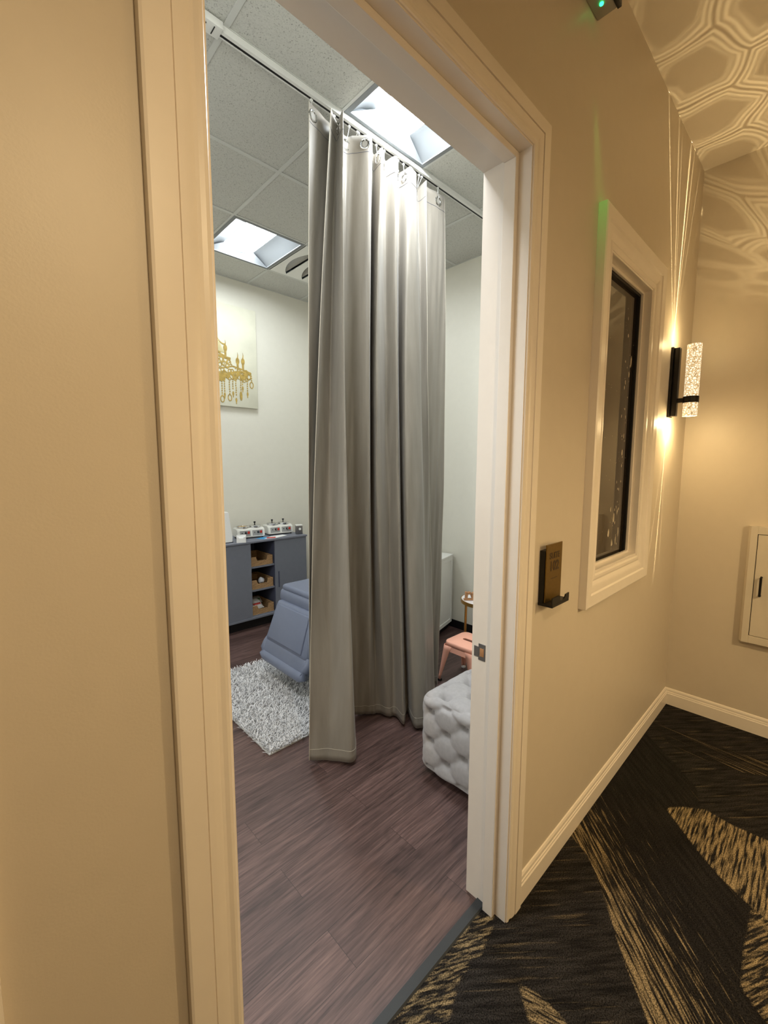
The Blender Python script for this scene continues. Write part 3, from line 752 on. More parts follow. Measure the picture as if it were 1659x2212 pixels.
def pouch(mb, c, sx, sy, sz, rz=0):
    n = 12; rows = []
    for i in range(n+1):
        row = []
        for j in range(n+1):
            u, v_ = i/n*2-1, j/n*2-1; h = max(0, (1-u**4)*(1-v_**4))**.5
            x_, y_ = u*sx/2, v_*sy/2; row.append((c[0]+x_*math.cos(rz)-y_*math.sin(rz), c[1]+x_*math.sin(rz)+y_*math.cos(rz), c[2]+h*sz/2+.003*math.sin(9*u+4*v_)))
        rows.append(row)
    mb.grid(rows)
    rows2 = [[(p[0], p[1], 2*c[2]-p[2]+.006*0) for p in r] for r in rows]; mb.grid(rows2)
    bmesh.ops.remove_doubles(mb.bm, verts=mb.bm.verts[:], dist=.0008)
zb = SZ0+.0205
def package(loc_, size, tilt, label, stripe, m='plastic_bag'):
    k = thing('wrapped_package', label, 'package', loc_); k.rotation_euler = tilt
    b = MB(); pouch(b, (0, 0, 0), *size); obj('wrap', b, m, k, 60)
    b = MB(); rows = []
    for i in range(25):
        u = i/24; xx = (u-.5)*size[0]*.62; yy = -size[1]*.18+.006*math.sin(u*34); zz = size[2]*.5*.97+.003
        rows.append([(xx, yy-.011, zz), (xx, yy+.011, zz)])
    o = obj('printed_band', b.grid(rows), stripe, k, 60)
    md = o.modifiers.new('t', 'SOLIDIFY'); md.thickness = .001
package((X0+.08, Y0+.10, zb+.075), (.13, .14, .05), (.5, 0, .1), 'clear wrapped package with red print in the bottom shelf basket', 'red')
package((X0+.165, Y0+.23, zb+.07), (.09, .10, .04), (.3, 0, -.2), 'small green printed package behind the red one in the bottom basket', 'green')

# wax warmers
def warmer(loc_, rz, label, lids):
    k = thing('wax_warmer', label, 'wax warmer', loc_, rz, 'double wax warmers on the sideboard')
    Wd, Dp, Hh = .268, .155, .098; b = MB()
    b.prism([(0, 0, .012), (0, Dp, .012), (0, Dp, Hh), (0, .04, Hh), (0, .012, Hh-.012)], (Wd, 0, 0))
    bmesh.ops.bevel(b.bm, geom=b.bm.edges[:], offset=.006, segments=2, affect='EDGES')
    obj('housing', b, 'white_enamel', k)
    sl = math.atan2(.012, Hh-.024); 
    for i in range(2):
        x0 = .022+i*.122; b = MB()
        p = lambda x, q, o: (x, .002+(.012)*q-o, .02+(Hh-.032)*q)
        b.prism([p(x0, .1, 0), p(x0+.102, .1, 0), p(x0+.102, .88, 0), p(x0, .88, 0)], (0, -.0025, 0))
        pn = obj('control_panel', b, 'panel_grey', k)
        yy = .004; zc = .058
        obj('dial', MB().lathe([(.011, 0), (.011, -.007), (.009, -.011)], (x0+.056, yy, zc), 16, 'Y'), 'knob', pn)
        obj('dial_cap', MB().lathe([(.0055, -.0111), (.0052, -.0125)], (x0+.058, yy, zc+.002), 12, 'Y'), 'chrome', pn)
        sw = obj('switch', MB().box((x0+.074, yy-.005, zc-.012), (x0+.094, yy, zc+.012), .0015, 1), 'red', pn)
        obj('indicator', MB().lathe([(.0045, 0), (.0045, -.005)], (x0+.02, yy, zc), 12, 'Y'), 'knob', pn)
        cx, cyy = .073+i*.122, .085
        b = MB().lathe([(.05, 0), (.052, .012), (.060, .014), (.061, .017), (.055, .018), (.052, .016), (.050, .006)], (cx, cyy, Hh), 28, cap=False); pt = obj('pot', b, 'chrome', k)
        if lids[i]:
            ld = obj('lid', MB().lathe([(.001, .030), (.03, .027), (.05, .022), (.056, .0185), (.056, .0165), (.001, .0165)], (cx, cyy, Hh), 28, cap=False), 'chrome', k)
            obj('lid_knob', MB().lathe([(.005, .030), (.005, .036), (.010, .044), (.0105, .054), (.008, .056)], (cx, cyy, Hh), 16), 'knob', ld)
        else:
            obj('wax', MB().lathe([(.001, .0125), (.051, .0125), (.051, .004), (.001, .004)], (cx, cyy, Hh), 28, cap=False), 'wax', k)
    for x_ in (.02, Wd-.02):
        for y_ in (.02, Dp-.02): obj('foot', MB().cyl((x_, y_, 0), .009, .013, 12), 'knob', k)
    return k
warmer((1.795, 3.895, .8505), -.13, 'double wax warmer with one open golden wax pot on the sideboard', (0, 1))
warmer((2.125, 3.905, .8505), -.10, 'double wax warmer with both lids on beside the metal canister', (1, 1))
bx = thing('tissue_box', 'small white open box with a cut out front on the sideboard edge', 'box', (1.705, 3.735, .8505), -.45)
b = MB(); w_, d_, h_, th = .085, .15, .052, .002
b.box((0, 0, 0), (w_, d_, th)); b.box((0, 0, th), (th, d_, h_)); b.box((w_-th, 0, th), (w_, d_, h_)); b.box((th, d_-th, th), (w_-th, d_, h_))
pts = [(0, 0, th), (w_, 0, th), (w_, 0, h_)]+[(w_/2+.022*math.cos(a), 0, h_-.018*math.sin(a)) for a in np.linspace(0, PI, 9)]+[(0, 0, h_)]
b.prism(pts, (0, th, 0)); obj('carton', b, 'paper', bx, 20)
obj('contents', MB().box((.004, .004, .003), (w_-.004, d_-.004, h_-.012)), 'paper', bx)
tb = thing('towel_dispenser', 'tall white plastic dispenser at the left end of the sideboard', 'dispenser', (1.62, 3.84, .8505))
b = MB().prism([(-.08, -.05, 0), (.075, -.05, 0), (.075, -.05, .05), (.055, -.03, .28), (-.08, -.03, .28)], (0, .09, 0)); bmesh.ops.bevel(b.bm, geom=b.bm.edges[:], offset=.005, segments=2, affect='EDGES')
obj('housing', b, 'white_plastic', tb); obj('foot', MB().box((-.06, -.052, -.0003), (.082, .045, .006), .002), 'knob', tb)
def paper(name, label, pts, z, m, cat='paper'):
    return tag(obj(name, MB().prism([(p[0], p[1], z) for p in pts], (0, 0, .0012)), m, None, 0), label, cat)
paper('leaflet', 'blue leaflet lying on the sideboard in front of the wax warmers', [(1.945, 3.84), (1.99, 3.745), (2.10, 3.785), (2.05, 3.875)], .8502, 'blue')
paper('paper_sheet', 'white paper sheet lying on the sideboard under the red marker', [(2.0, 3.765), (2.10, 3.73), (2.27, 3.80), (2.26, 3.87), (2.12, 3.855)], .8516, 'paper')
mk = thing('marker_pen', 'red marker pen lying on the paper sheet', 'pen', (2.03, 3.773, .8575))
obj('barrel', MB().tube([(0, 0, 0), (.055, -.022, 0)], .0048, 12), 'red', mk); obj('cap', MB().tube([(.055, -.022, 0), (.078, -.031, 0)], .0052, 12), 'red', mk)
dv = thing('metal_canister', 'small square metal canister at the right end of the sideboard', 'canister', (2.375, 3.79, .8505), -.35)
obj('body', MB().box((0, 0, 0), (.065, .065, .088), .003), 'steel', dv)
obj('lid', MB().box((-.002, -.002, .086), (.067, .067, .096), .002), 'white_enamel', dv)
obj('dial', MB().lathe([(.012, 0), (.012, -.004)], (.036, 0, .055), 16, 'Y'), 'white_plastic', dv)
ot = thing('wall_outlet', 'black wall outlet low on the back wall right of the sideboard', 'outlet', (2.815, BY, .52))
obj('cover_plate', MB().box((-.036, -.006, -.058), (.036, 0, .058), .002), 'knob', ot)
for s_ in (-1, 1): obj('socket', MB().box((-.014, -.008, s_*.025-.014), (.014, -.0058, s_*.025+.014), .003), 'black_base', ot)

# painting of a chandelier
PX0, PX1, PZ0, PZ1 = 1.22, 2.17, 2.13, 3.085
pa = thing('chandelier_painting', 'cream canvas with a gold chandelier hung on the back wall', 'painting', (PX0, BY, PZ0))
PW, PHh = PX1-PX0, PZ1-PZ0; FY = -.033
obj('canvas', MB().box((0, FY, 0), (PW, -.001, PHh), .002), 'canvas', pa)
g = MB(); gp = MB(); yF = FY-.0004; rc = random.Random(12); CX = PW/2
nb_ = [0]
def blob(mb, pts):
    nb_[0] += 1; mb.prism([(x_, yF, z_) for x_, z_ in pts], (0, -.0008-nb_[0]*1.5e-6, 0))
def stroke(mb, path, w0):
    path = [np.array(p, float) for p in path]; L = []; Rr = []
    for i, p in enumerate(path):
        d = path[min(i+1, len(path)-1)]-path[max(i-1, 0)]; d = d/(np.linalg.norm(d)+1e-9); nn = np.array([-d[1], d[0]]); ww = w0[i] if isinstance(w0, list) else w0
        L.append(p+nn*ww/2); Rr.append(p-nn*ww/2)
    for i in range(len(path)-1):
        blob(mb, [tuple(L[i]), tuple(L[i+1]), tuple(Rr[i+1]), tuple(Rr[i])])
def ring(mb, cx, cz, rx, rz_, w0):
    stroke(mb, [(cx+rx*math.cos(a), cz+rz_*math.sin(a)) for a in np.linspace(0, 2*PI, 19)], w0)
def ell(mb, cx, cz, rx, rz_): blob(mb, [(cx+rx*math.cos(a), cz+rz_*math.sin(a)) for a in np.linspace(0, 2*PI, 13)[:-1]])
def curve(p0, p1, sag, n=12): return [(p0[0]+(p1[0]-p0[0])*u, p0[1]+(p1[1]-p0[1])*u-sag*4*u*(1-u)) for u in np.linspace(0, 1, n)]
for sgn in (-1, 1):
    q = lambda x_, z_: (CX+sgn*x_, z_)
    stroke(g, [q(.03, .30), q(.12, .285), q(.24, .33), q(.34, .345), q(.41, .335)], .022)      # lower arm band
    stroke(g, [q(.0, .345), q(.1, .35), q(.22, .385), q(.30, .37), q(.40, .345)], .012)
    stroke(g, [q(0, .47), q(.08, .465), q(.15, .455), q(.20, .45)], .024)                       # upper tier
    stroke(g, [q(0, .50), q(.06, .50), q(.14, .47)], .012)
    for cx_, cz_, h_ in ((.27, .36, .12), (.325, .36, .125), (.15, .47, .11), (.06, .49, .10)):   # candles
        x_, z_ = q(cx_, cz_)
        stroke(g, [(x_, z_), (x_, z_+h_*.45)], .020); ell(g, x_, z_+h_*.66, .019, .034)
        stroke(g, [(x_, z_+h_*.85), (x_+.004, z_+h_*1.15), (x_, z_+h_*1.35)], [.012, .006, .001])
    for k in range(16):                                                                          # scrolls
        cx_ = .02+.36*k/15; x_, z_ = q(cx_, .31+.03*math.sin(k*1.9)); ring(g, x_, z_, .014+.012*rc.random(), .016+.016*rc.random(), .008)
    for k in range(12):
        cx_ = .02+.16*k/11; x_, z_ = q(cx_, .41+.03*math.sin(k*2.3)); ring(g, x_, z_, .012+.01*rc.random(), .018+.012*rc.random(), .007)
    for cx_, top, ln_, kind in ((.41, .335, .13, 1), (.365, .32, .20, 0), (.315, .31, .14, 0), (.295, .30, .22, 2), (.245, .29, .24, 0), (.215, .28, .17, 0), (.18, .27, .21, 1), (.13, .27, .18, 0), (.105, .27, .23, 1), (.06, .26, .20, 0), (.02, .26, .26, 2)):
        x_, z_ = q(cx_, top)
        for m_ in range(int(ln_/.022)-2): ell(g, x_+rc.uniform(-.002, .002), z_-.02-.022*m_, .006, .008)
        e = z_-ln_
        if kind == 1: ring(g, x_, e+.022, .018, .030, .008)
        elif kind == 2: ell(g, x_, e+.03, .014, .045)
        else: ell(g, x_, e+.015, .009, .022); ell(g, x_, e-.012, .004, .012)
    for a_, b_, s_ in (((.02, .74), (.15, .58), .05), ((.01, .70), (.10, .50), .06), ((.15, .46), (.40, .345), .05)):
        for p_ in curve(q(*a_), q(*b_), s_, 14): ell(g, p_[0], p_[1], .006, .007)
    for k in range(14):
        cx_ = .03+.33*k/13; x_, z_ = q(cx_, .30+.02*math.sin(k*2.1)); ell(g, x_, z_, .013*rc.uniform(.6, 1.2), .020*rc.uniform(.6, 1.4))
        stroke(g, curve((x_, z_), q(cx_+.045, .29+.02*math.sin(k)), .03, 7), .006)
    for k in range(10):
        cx_ = .03+.14*k/9; x_, z_ = q(cx_, .27+.02*math.sin(k)); ell(g, x_, z_, .016*rc.uniform(.6, 1.3), .022*rc.uniform(.6, 1.4))
    blob(gp, [q(.0, .78), q(.05, .74), q(.09, .60), q(.14, .50), q(.0, .50)] if sgn > 0 else [q(.0, .78), q(.0, .50), q(.14, .50), q(.09, .60), q(.05, .74)])
stroke(g, [(CX, .26), (CX, .80)], .03); stroke(g, [(CX, .80), (CX, PHh-.02)], .010)
for v_ in gp.bm.verts: v_.co.y += .0003
obj('pale_wash', gp, 'gold_wash', pa, 0); obj('painted_chandelier', g, 'gold_paint', pa, 0)

# ------------------------------------------------------------------ right side of the room
wc = thing('white_cabinet', 'low white cabinet with framed door in the right corner behind the curtain', 'cabinet', (3.262, 2.462, 0), math.radians(15))
Wc, Dc, Hc, z0 = .75, .22, .722, .06
obj('body', MB().box((-Wc, .018, z0), (0, Dc, Hc-.02), .002), 'white_plastic', wc)
obj('top', MB().box((-Wc-.004, -.004, Hc-.02), (.002, Dc, Hc), .002), 'white_plastic', wc)
for k in range(2):
    x0, x1 = -Wc*(1-k*.5)+.002, -Wc*(.5-k*.5)-.002; b = MB(); f = .035
    for a, c in (((x0, 0, z0), (x0+f, .017, Hc-.022)), ((x1-f, 0, z0), (x1, .017, Hc-.022)), ((x0+f, 0, z0), (x1-f, .017, z0+f)), ((x0+f, 0, Hc-.022-f), (x1-f, .017, Hc-.022))): b.box(a, c, .0015, 1)
    b.box((x0+f, .008, z0+f), (x1-f, .017, Hc-.022-f)); d = obj('door', b, 'white_plastic', wc)
    kx = x0+.055 if k else x1-.055
    obj('pull', MB().box((kx-.05, -.012, Hc-.135), (kx-.0, -.001, Hc-.065), .005), 'exit_grey', d)
obj('plinth', MB().box((-Wc+.02, .03, 0), (-.01, Dc-.02, z0)), 'black_base', wc)

st = thing('side_table', 'round side table with brass rim and legs beside the pink stool', 'side table', (2.885, 1.86, 0))
R_ = .185; TZ = .5
obj('top', MB().cyl((0, 0, TZ-.012), R_-.006, .012, 48), 'marble', st)
b = MB().lathe([(R_-.006, TZ-.026), (R_, TZ-.026), (R_+.001, TZ-.012), (R_, TZ+.001), (R_-.006, TZ+.001)], (0, 0, 0), 48, cap=False); obj('rim', b, 'brass', st)
for k in range(3):
    a = math.radians(158+120*k); c_ = (math.cos(a), math.sin(a))
    obj('leg', MB().tube([(c_[0]*(R_-.016), c_[1]*(R_-.016), TZ-.02), (c_[0]*(R_-.01), c_[1]*(R_-.01), .0)], .0095, 12), 'brass', st)
obj('ring', MB().torus((0, 0, .12), R_-.013, .006), 'brass', st)
wd_ = thing('wooden_word', 'carved tan wooden word standing on the round side table', 'ornament', (2.768, 1.938, TZ), math.radians(-42))
for i, (ch_, dx) in enumerate((('r', 0), ('o', .06))):
    q = text_mesh('letter', ch_, .125, .013, 'wood_word', wd_, (dx, 0, .044), (PI/2, 0, 0), .004)
obj('base_bar', MB().box((-.03, -.014, 0), (.12, .014, .014), .003), 'wood_word', wd_)
pt = thing('potted_plant', 'small potted plant on the side table mostly hidden by the door frame', 'plant', (2.99, 1.90, TZ))
obj('pot', MB().lathe([(.03, 0), (.04, .06), (.04, .065), (.034, .065)], (0, 0, 0.001), 20), 'white_plastic', pt)
b = MB(); rl = random.Random(4)
for k in range(11):
    a = rl.uniform(0, 6.28); r_ = rl.uniform(.02, .06); z_ = rl.uniform(.12, .19)
    p = [Vector((0, 0, .06)), Vector((r_*.4*math.cos(a), r_*.4*math.sin(a), z_*.75)), Vector((r_*math.cos(a), r_*math.sin(a), z_))]; sd = Vector((-math.sin(a), math.cos(a), 0))
    rows = []
    for u in np.linspace(0, 1, 6):
        c_ = (1-u)**2*p[0]+2*u*(1-u)*p[1]+u*u*p[2]; ww = .009*math.sin(PI*min(1, u*.9+.08)); rows.append([tuple(c_-sd*ww), tuple(c_+Vector((0, 0, -.002))), tuple(c_+sd*ww)])
    b.grid(rows)
obj('leaves', b, 'leaf', pt, 60)

# pink stool
so = thing('step_stool', 'small pink metal stool with slotted seat behind the grey ottoman', 'stool', (2.508, 1.735, 0))
SH_ = .305; hs = .128; b = MB()
# seat plate with rounded corners, slot cut out
def rrect(hx, hy, r, n=6):
    out = []
    for cx_, cy_, a0 in ((hx-r, hy-r, 0), (-hx+r, hy-r, 90), (-hx+r, -hy+r, 180), (hx-r, -hy+r, 270)):
        for k in range(n+1): a = math.radians(a0+90*k/n); out.append((cx_+r*math.cos(a), cy_+r*math.sin(a)))
    return out
outer = rrect(hs, hs, .045); inner = rrect(.016, .05, .0158)
def loop(pts, z): return [b.bm.verts.new((x_, y_, z)) for x_, y_ in pts]
prs = [(outer, 1.0, SH_-.004), (outer, .965, SH_)]
def scl(pts, s_): return [(x_*s_, y_*s_) for x_, y_ in pts]
rings = [loop(scl(outer, 1.03), SH_-.032), loop(scl(outer, 1.02), SH_-.010), loop(outer, SH_-.003), loop(scl(outer, .96), SH_), loop(inner, SH_), loop(inner, SH_-.02)]
for i in range(len(rings)-1):
    A, B = rings[i], rings[i+1]
    for k in range(len(A)): b.bm.faces.new((A[k], A[(k+1) % len(A)], B[(k+1) % len(A)], B[k]))
o = obj('seat', b, 'pink', so, 40); md = o.modifiers.new('t', 'SOLIDIFY'); md.thickness = .002
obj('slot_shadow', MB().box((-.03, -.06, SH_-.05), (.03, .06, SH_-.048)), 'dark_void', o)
b = MB()
for s1, s2 in ((1, 0), (-1, 0), (0, 1), (0, -1)):
    e = hs*1.03; e2 = hs*.80; 
    if s1: P4 = [(s1*e, -e2, SH_-.032), (s1*e, e2, SH_-.032), (s1*(e+.003), e2*.78, SH_-.068), (s1*(e+.003), -e2*.78, SH_-.068)]; vec = (-s1*.003, 0, 0)
    else: P4 = [(-e2, s2*e, SH_-.032), (e2, s2*e, SH_-.032), (e2*.78, s2*(e+.003), SH_-.068), (-e2*.78, s2*(e+.003), SH_-.068)]; vec = (0, -s2*.003, 0)
    b.prism(P4, vec)
obj('apron', b, 'pink', so)
for sx_ in (-1, 1):
    for sy_ in (-1, 1):
        b = MB(); rows = []
        for u in np.linspace(0, 1, 9):
            z_ = SH_-.03-(SH_-.045)*u; w_ = .055*(1-u)**1.2+.020; e = hs*1.03+(.155-hs*1.03)*u; r_ = .014*(1-u)+.006
            x_, y_ = sx_*e, sy_*e
            rows.append([(x_-sx_*w_, y_, z_), (x_-sx_*r_, y_, z_), (x_-sx_*r_*.3, y_-sy_*r_*.3, z_), (x_, y_-sy_*r_, z_), (x_, y_-sy_*w_, z_)])
        l = obj('leg', b.grid(rows), 'pink', so, 50); md = l.modifiers.new('t', 'SOLIDIFY'); md.thickness = .003; md.offset = 0
        f = obj('foot', MB().box((sx_*.155-sx_*.022, sy_*.155-sy_*.022, 0), (sx_*.158, sy_*.158, .017), .003), 'white_plastic' if (sx_ > 0) else 'knob', l)

# tufted ottoman
om = thing('tufted_ottoman', 'grey velvet button tufted cube ottoman beside the door frame', 'ottoman', (1.755, 1.14, 0))
HX, HY, HZ = .222, .222, .212; N = 84; RAD = .055
def patt(u, v_):
    s1, t1 = u/.2+v_/.15, u/.2-v_/.15
    pil = .6*(abs(math.sin(PI*s1))*abs(math.sin(PI*t1)))+.4*min(abs(math.sin(PI*s1)), abs(math.sin(PI*t1)), .5)*2
    ds = abs(s1-round(s1)); dt = abs(t1-round(t1)); d2 = ((ds+dt)**2+(ds-dt)**2)
    return .011*pil-.044*math.exp(-d2*16)
verts = {}; b = MB()
def vert(f, i, j):
    u, v_ = i/N*2-1, j/N*2-1
    ax = f//2; sg = 1 if f % 2 else -1; p = [0, 0, 0]; p[ax] = sg; p[(ax+1) % 3] = u; p[(ax+2) % 3] = v_
    q = Vector((p[0]*HX, p[1]*HY, p[2]*HZ))
    key = tuple(round(c, 5) for c in q)
    if key in verts: return verts[key]
    inn = Vector((max(-HX+RAD, min(HX-RAD, q.x)), max(-HY+RAD, min(HY-RAD, q.y)), max(-HZ+RAD, min(HZ-RAD, q.z))))
    d = q-inn; n_ = d.normalized(); pos = inn+n_*RAD
    wx, wy, wz = n_.x**2, n_.y**2, n_.z**2
    h = wx*patt(q.y+.05, q.z+.03)+wy*patt(q.x+.05, q.z+.03)+wz*patt(q.x+.05, q.y*.8)
    edge = max(wx, wy, wz); h *= .35+.65*edge
    if q.z < -HZ+.03: h *= max(0, (q.z+HZ)/.03)
    pos = pos+n_*(h-.012); pos.z += HZ+.018
    vv = b.bm.verts.new(pos); verts[key] = vv; return vv
for f in range(6):
    for i in range(N):
        for j in range(N):
            q = [vert(f, i, j), vert(f, i+1, j), vert(f, i+1, j+1), vert(f, i, j+1)]
            try: b.bm.faces.new(q)
            except ValueError: pass
obj('upholstery', b, 'ottoman', om, 180)
# covered buttons on the faces that show (lattice points of the tufting)
for i in range(-3, 4):
    for j in range(-4, 5):
        if (i+j) % 2: continue
        u, v_ = .1*i-.05, .075*j-.03
        if abs(u) < HY-.03 and abs(v_) < HZ-.03:
            obj('button', MB().lathe([(.0085, 0), (.007, -.004), (.001, -.0055)], (-HX+.046, u, v_+HZ+.018), 12, 'X'), 'ottoman', om, 60)
for sx_ in (-1, 1):
    for sy_ in (-1, 1): obj('foot', MB().cyl((sx_*.14, sy_*.14, 0), .02, .03, 14), 'knob', om)

# ------------------------------------------------------------------ corridor fittings
# suite sign
sg = thing('suite_sign', 'gold suite number plaque on a black wall holder right of the doorway', 'sign', (1.43, WY, 1.09))
b = MB(); b.box((-.062, -.018, .0), (.060, 0, .185), .001, 1)
obj('back_plate', b, 'black', sg)
b = MB(); 
b.box((-.064, -.052, -.004), (.064, -.0, .006), .001, 1)
lip = [(-.064, .006), (.064, .006), (.064, .026), (.040, .024)]+[(.012+.026*math.cos(a), .026-.017*math.sin(a)) for a in np.linspace(0.1, PI-.1, 10)]+[(-.018, .03), (-.064, .03)]
b.prism([(x_, -.052, z_) for x_, z_ in lip], (0, .004, 0))
obj('holder', b, 'black', sg)
o = obj('plaque', MB().box((-.058, -.0225, .006), (.060, -.0185, .205), .0008, 1), 'gold_plaque', sg); o['label'] = 'gold plaque engraved SUITE 102'
text_mesh('lettering', 'SUITE', .030, .0004, 'engrave', o, (.002, -.0228, .163), (PI/2, 0, 0), .0006)
text_mesh('lettering', '102', .047, .0004, 'engrave', o, (.002, -.0228, .126), (PI/2, 0, 0), .0012)
b = MB().box((-.020, -.0229, .083), (.028, -.0224, .085)); obj('engraved_line', b, 'engrave', o)

# wall sconce
sc = thing('wall_sconce', 'black wall sconce with lit seeded glass cylinder near the corridor corner', 'wall lamp', (2.813, WY, 1.825))
b = MB().prism([(-.030, -.012, 0), (.030, -.012, 0), (.030, -.012, .37), (-.030, -.012, .37)], (0, .0115, 0))
obj('back_plate', b, 'black', sc)
obj('spine', MB().box((-.018, -.040, .004), (.018, -.012, .366), .003), 'black', sc)
obj('arm', MB().box((-.012, -.075, .075), (.012, -.039, .098), .002), 'black', sc)
cyy = -.100
obj('band', MB().lathe([(.0365, .070), (.0365, .103)], (0, cyy, 0), 32), 'black', sc)
obj('glass_cylinder', MB().lathe([(.033, .103), (.033, .372), (.028, .3725), (.028, .104)], (0, cyy, 0), 36, cap=False), 'sconce_glass', sc)
obj('glass_cylinder', MB().lathe([(.033, .0), (.033, .070), (.028, .070), (.028, .0005)], (0, cyy, 0), 36, cap=False), 'sconce_glass', sc)
obj('lit_core', MB().lathe([(.026, .345), (.026, .352)], (0, cyy, 0), 28), 'sconce_end', sc)
obj('lit_core', MB().lathe([(.026, .014), (.026, .020)], (0, cyy, 0), 28), 'sconce_end', sc)

def rays(sign):
    def f(nt, m, xyz):
        z = m('MULTIPLY', xyz[2], sign); zz = m('MAXIMUM', z, .02)
        a = m('DIVIDE', xyz[0], zz)
        no = nt.nodes.new('ShaderNodeTexNoise'); no.noise_dimensions = '1D'; no.inputs['Scale'].default_value = 22; no.inputs['Detail'].default_value = 2
        nt.links.new(m('ADD', a, 3.0+sign), no.inputs['W'])
        st_ = m('POWER', m('MULTIPLY', no.outputs[0], 1.85), 12)
        g_ = m('POWER', 2.718, m('MULTIPLY', m('MULTIPLY', a, a), -17.0))
        tt = m('POWER', m('MINIMUM', m('DIVIDE', zz, m('MAXIMUM', xyz[1], .02)), 22.0), 2.15)
        g_ = m('MULTIPLY', m('MULTIPLY', g_, m('GREATER_THAN', xyz[1], m('DIVIDE', zz, 29.0))), m('MULTIPLY', tt, .018))
        return m('MULTIPLY', m('MULTIPLY', m('GREATER_THAN', z, .0), g_), m('ADD', m('MULTIPLY', st_, .9), .06))
    return f
node_lamp('sconce_beam_up', (2.813, WY-.035, 2.205), 5.0, (1, .78, .42), .004, rays(1))
node_lamp('sconce_beam_down', (2.813, WY-.03, 1.815), 2.0, (1, .78, .42), .004, rays(-1))
node_lamp('sconce_uplight', (2.813, WY-.088, 2.215), SCONCE_W, WARM, .02, lambda nt, m, xyz: m('MAXIMUM', m('ADD', xyz[2], .9), .0))
node_lamp('sconce_downlight', (2.813, WY-.088, 1.80), SCONCE_W*2.4, WARM, .02, lambda nt, m, xyz: m('MAXIMUM', m('SUBTRACT', .75, xyz[2]), .0))
# neighbouring sconce on the end wall, outside the frame: its hexagonal glass throws a net of lines on ceiling and wall
def hexnet(nt, m, xyz):
    z = m('MAXIMUM', xyz[2], .03)
    u, v = m('DIVIDE', xyz[0], z), m('DIVIDE', xyz[1], z)
    cb = nt.nodes.new('ShaderNodeCombineXYZ'); nt.links.new(u, cb.inputs[0]); nt.links.new(v, cb.inputs[1])
    no = nt.nodes.new('ShaderNodeTexNoise'); no.inputs['Scale'].default_value = 3.0; no.inputs['Detail'].default_value = 1; nt.links.new(cb.outputs[0], no.inputs['Vector'])
    sc_ = nt.nodes.new('ShaderNodeSeparateXYZ'); nt.links.new(no.outputs['Color'], sc_.inputs[0])
    u = m('ADD', u, m('MULTIPLY', m('SUBTRACT', sc_.outputs[0], .5), .16)); v = m('ADD', v, m('MULTIPLY', m('SUBTRACT', sc_.outputs[1], .5), .16))
    S = 2.9; X = m('ADD', m('MULTIPLY', u, S), 50.2); Y = m('ADD', m('MULTIPLY', v, S), 50.0)
    ax = m('SUBTRACT', m('FLOORED_MODULO', X, 1.0), .5); ay = m('SUBTRACT', m('FLOORED_MODULO', Y, 1.7320508), .8660254)
    bx = m('SUBTRACT', m('FLOORED_MODULO', m('SUBTRACT', X, .5), 1.0), .5); by = m('SUBTRACT', m('FLOORED_MODULO', m('SUBTRACT', Y, .8660254), 1.7320508), .8660254)
    sel = m('LESS_THAN', m('ADD', m('MULTIPLY', ax, ax), m('MULTIPLY', ay, ay)), m('ADD', m('MULTIPLY', bx, bx), m('MULTIPLY', by, by)))
    gx_ = m('ABSOLUTE', m('ADD', bx, m('MULTIPLY', m('SUBTRACT', ax, bx), sel))); gy_ = m('ABSOLUTE', m('ADD', by, m('MULTIPLY', m('SUBTRACT', ay, by), sel)))
    e = m('SUBTRACT', .5, m('MAXIMUM', m('ADD', m('MULTIPLY', gx_, .5), m('MULTIPLY', gy_, .8660254)), gx_))
    def line(c, wd, amp):
        q = m('DIVIDE', m('SUBTRACT', e, c), wd); return m('MULTIPLY', m('POWER', 2.718, m('MULTIPLY', m('MULTIPLY', q, q), -1.0)), amp)
    osc = m('ADD', m('ADD', line(.035, .016, 1.5), line(.10, .020, 1.3)), m('ADD', line(.165, .026, .55), m('MULTIPLY', m('GREATER_THAN', e, .03), .22)))
    # beam shaped by a mask so the net stays off the long wall
    side = m('MULTIPLY', m('GREATER_THAN', m('MULTIPLY', xyz[1], .365), m('MULTIPLY', xyz[0], .82)), m('GREATER_THAN', m('MULTIPLY', xyz[1], 1.065), m('MULTIPLY', xyz[2], .82)))
    up = m('MULTIPLY', m('MINIMUM', m('MAXIMUM', m('MULTIPLY', m('SUBTRACT', xyz[2], .35), 3.0), 0.0), 1.0), m('SUBTRACT', 1.0, side))
    return m('MULTIPLY', up, m('ADD', m('MULTIPLY', osc, .8), .06))
node_lamp('hex_glass_lamp', (2.85, -.15, 2.2), 37.0, (1, .77, .40), .005, hexnet)

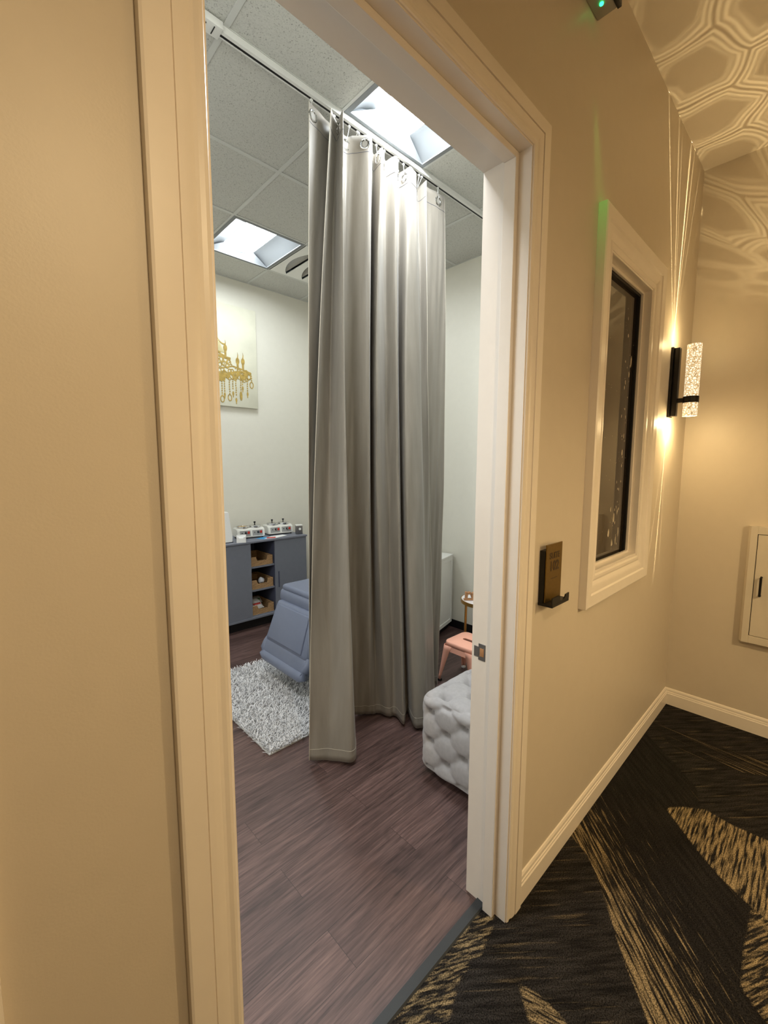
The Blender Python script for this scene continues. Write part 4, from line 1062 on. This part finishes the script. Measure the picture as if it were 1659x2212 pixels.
# extinguisher cabinet on the end wall
fc = thing('extinguisher_cabinet', 'cream metal wall cabinet with dark glass strip on the corridor end wall', 'cabinet', (EX, .125, .545))
Wf, Hf, Df = .39, .675, .045        # y runs from the left edge (+) to the right
y1, y0 = Wf/2, -Wf/2
b = MB(); fr = .042
b.prism([(0, y1, 0), (-Df*.6, y1, 0), (-Df, y1-.012, 0.0), (-Df, y1-fr, 0), (0, y1-fr, 0)], (0, 0, Hf)); b.prism([(0, y0, 0), (-Df*.6, y0, 0), (-Df, y0+.012, 0), (-Df, y0+fr, 0), (0, y0+fr, 0)], (0, 0, Hf))
b.box((-Df, y0+fr, 0), (0, y1-fr, fr), .001, 1); b.box((-Df, y0+fr, Hf-fr), (0, y1-fr, Hf), .001, 1)
obj('frame', b, 'cab_enamel', fc)
a0, a1, c0, c1 = y0+fr+.003, y1-fr-.003, fr+.003, Hf-fr-.003
b = MB(); s0, s1 = a0+.055, a1-.085
b.box((-Df+.003, s1, c0), (-Df+.016, a1, c1), .0015, 1); b.box((-Df+.003, a0, c0), (-Df+.016, s0, c1), .0015, 1); b.box((-Df+.003, s0, c0), (-Df+.016, s1, c0+.06), .0015, 1); b.box((-Df+.003, s0, c1-.12), (-Df+.016, s1, c1), .0015, 1)
d = obj('door', b, 'cab_enamel', fc)
obj('glass_strip', MB().box((-Df+.008, s0, c0+.06), (-Df+.012, s1, c1-.12)), 'tint', d)
b = MB(); hy = a1-.030; b.tube([(-Df+.003, hy, .285), (-Df-.022, hy, .285), (-Df-.022, hy, .39), (-Df+.003, hy, .39)], .006, 10); obj('handle', b, 'black', d)
obj('gap', MB().box((-Df+.012, y0+fr, fr), (-Df+.014, y1-fr, Hf-fr)), 'black_base', fc)

# emergency unit above the doorway
ex = thing('emergency_unit', 'grey emergency exit unit with green light high on the corridor wall', 'exit light', (1.47, WY, 3.03))
obj('housing', MB().box((-.15, -.062, 0), (.15, 0, .19), .004), 'exit_grey', ex)
obj('lip', MB().box((.10, -.075, -.004), (.152, -.062, .03), .002), 'black', ex)
obj('indicator', MB().lathe([(.006, -.004), (.006, .002)], (.098, -.032, 0), 14), 'led', ex)
gl = bpy.data.lights.new('indicator_glow', 'SPOT'); gl.energy = 11.0; gl.color = (.1, 1, .13); gl.spot_size = math.radians(17); gl.spot_blend = 1.0; gl.shadow_soft_size = .008
go = bpy.data.objects.new('indicator_glow', gl); go.location = (1.568, WY-.034, 3.02); COL.objects.link(go)
go.rotation_euler = (Vector((1.735, WY-.035, 2.45))-go.location).to_track_quat('-Z', 'Y').to_euler()
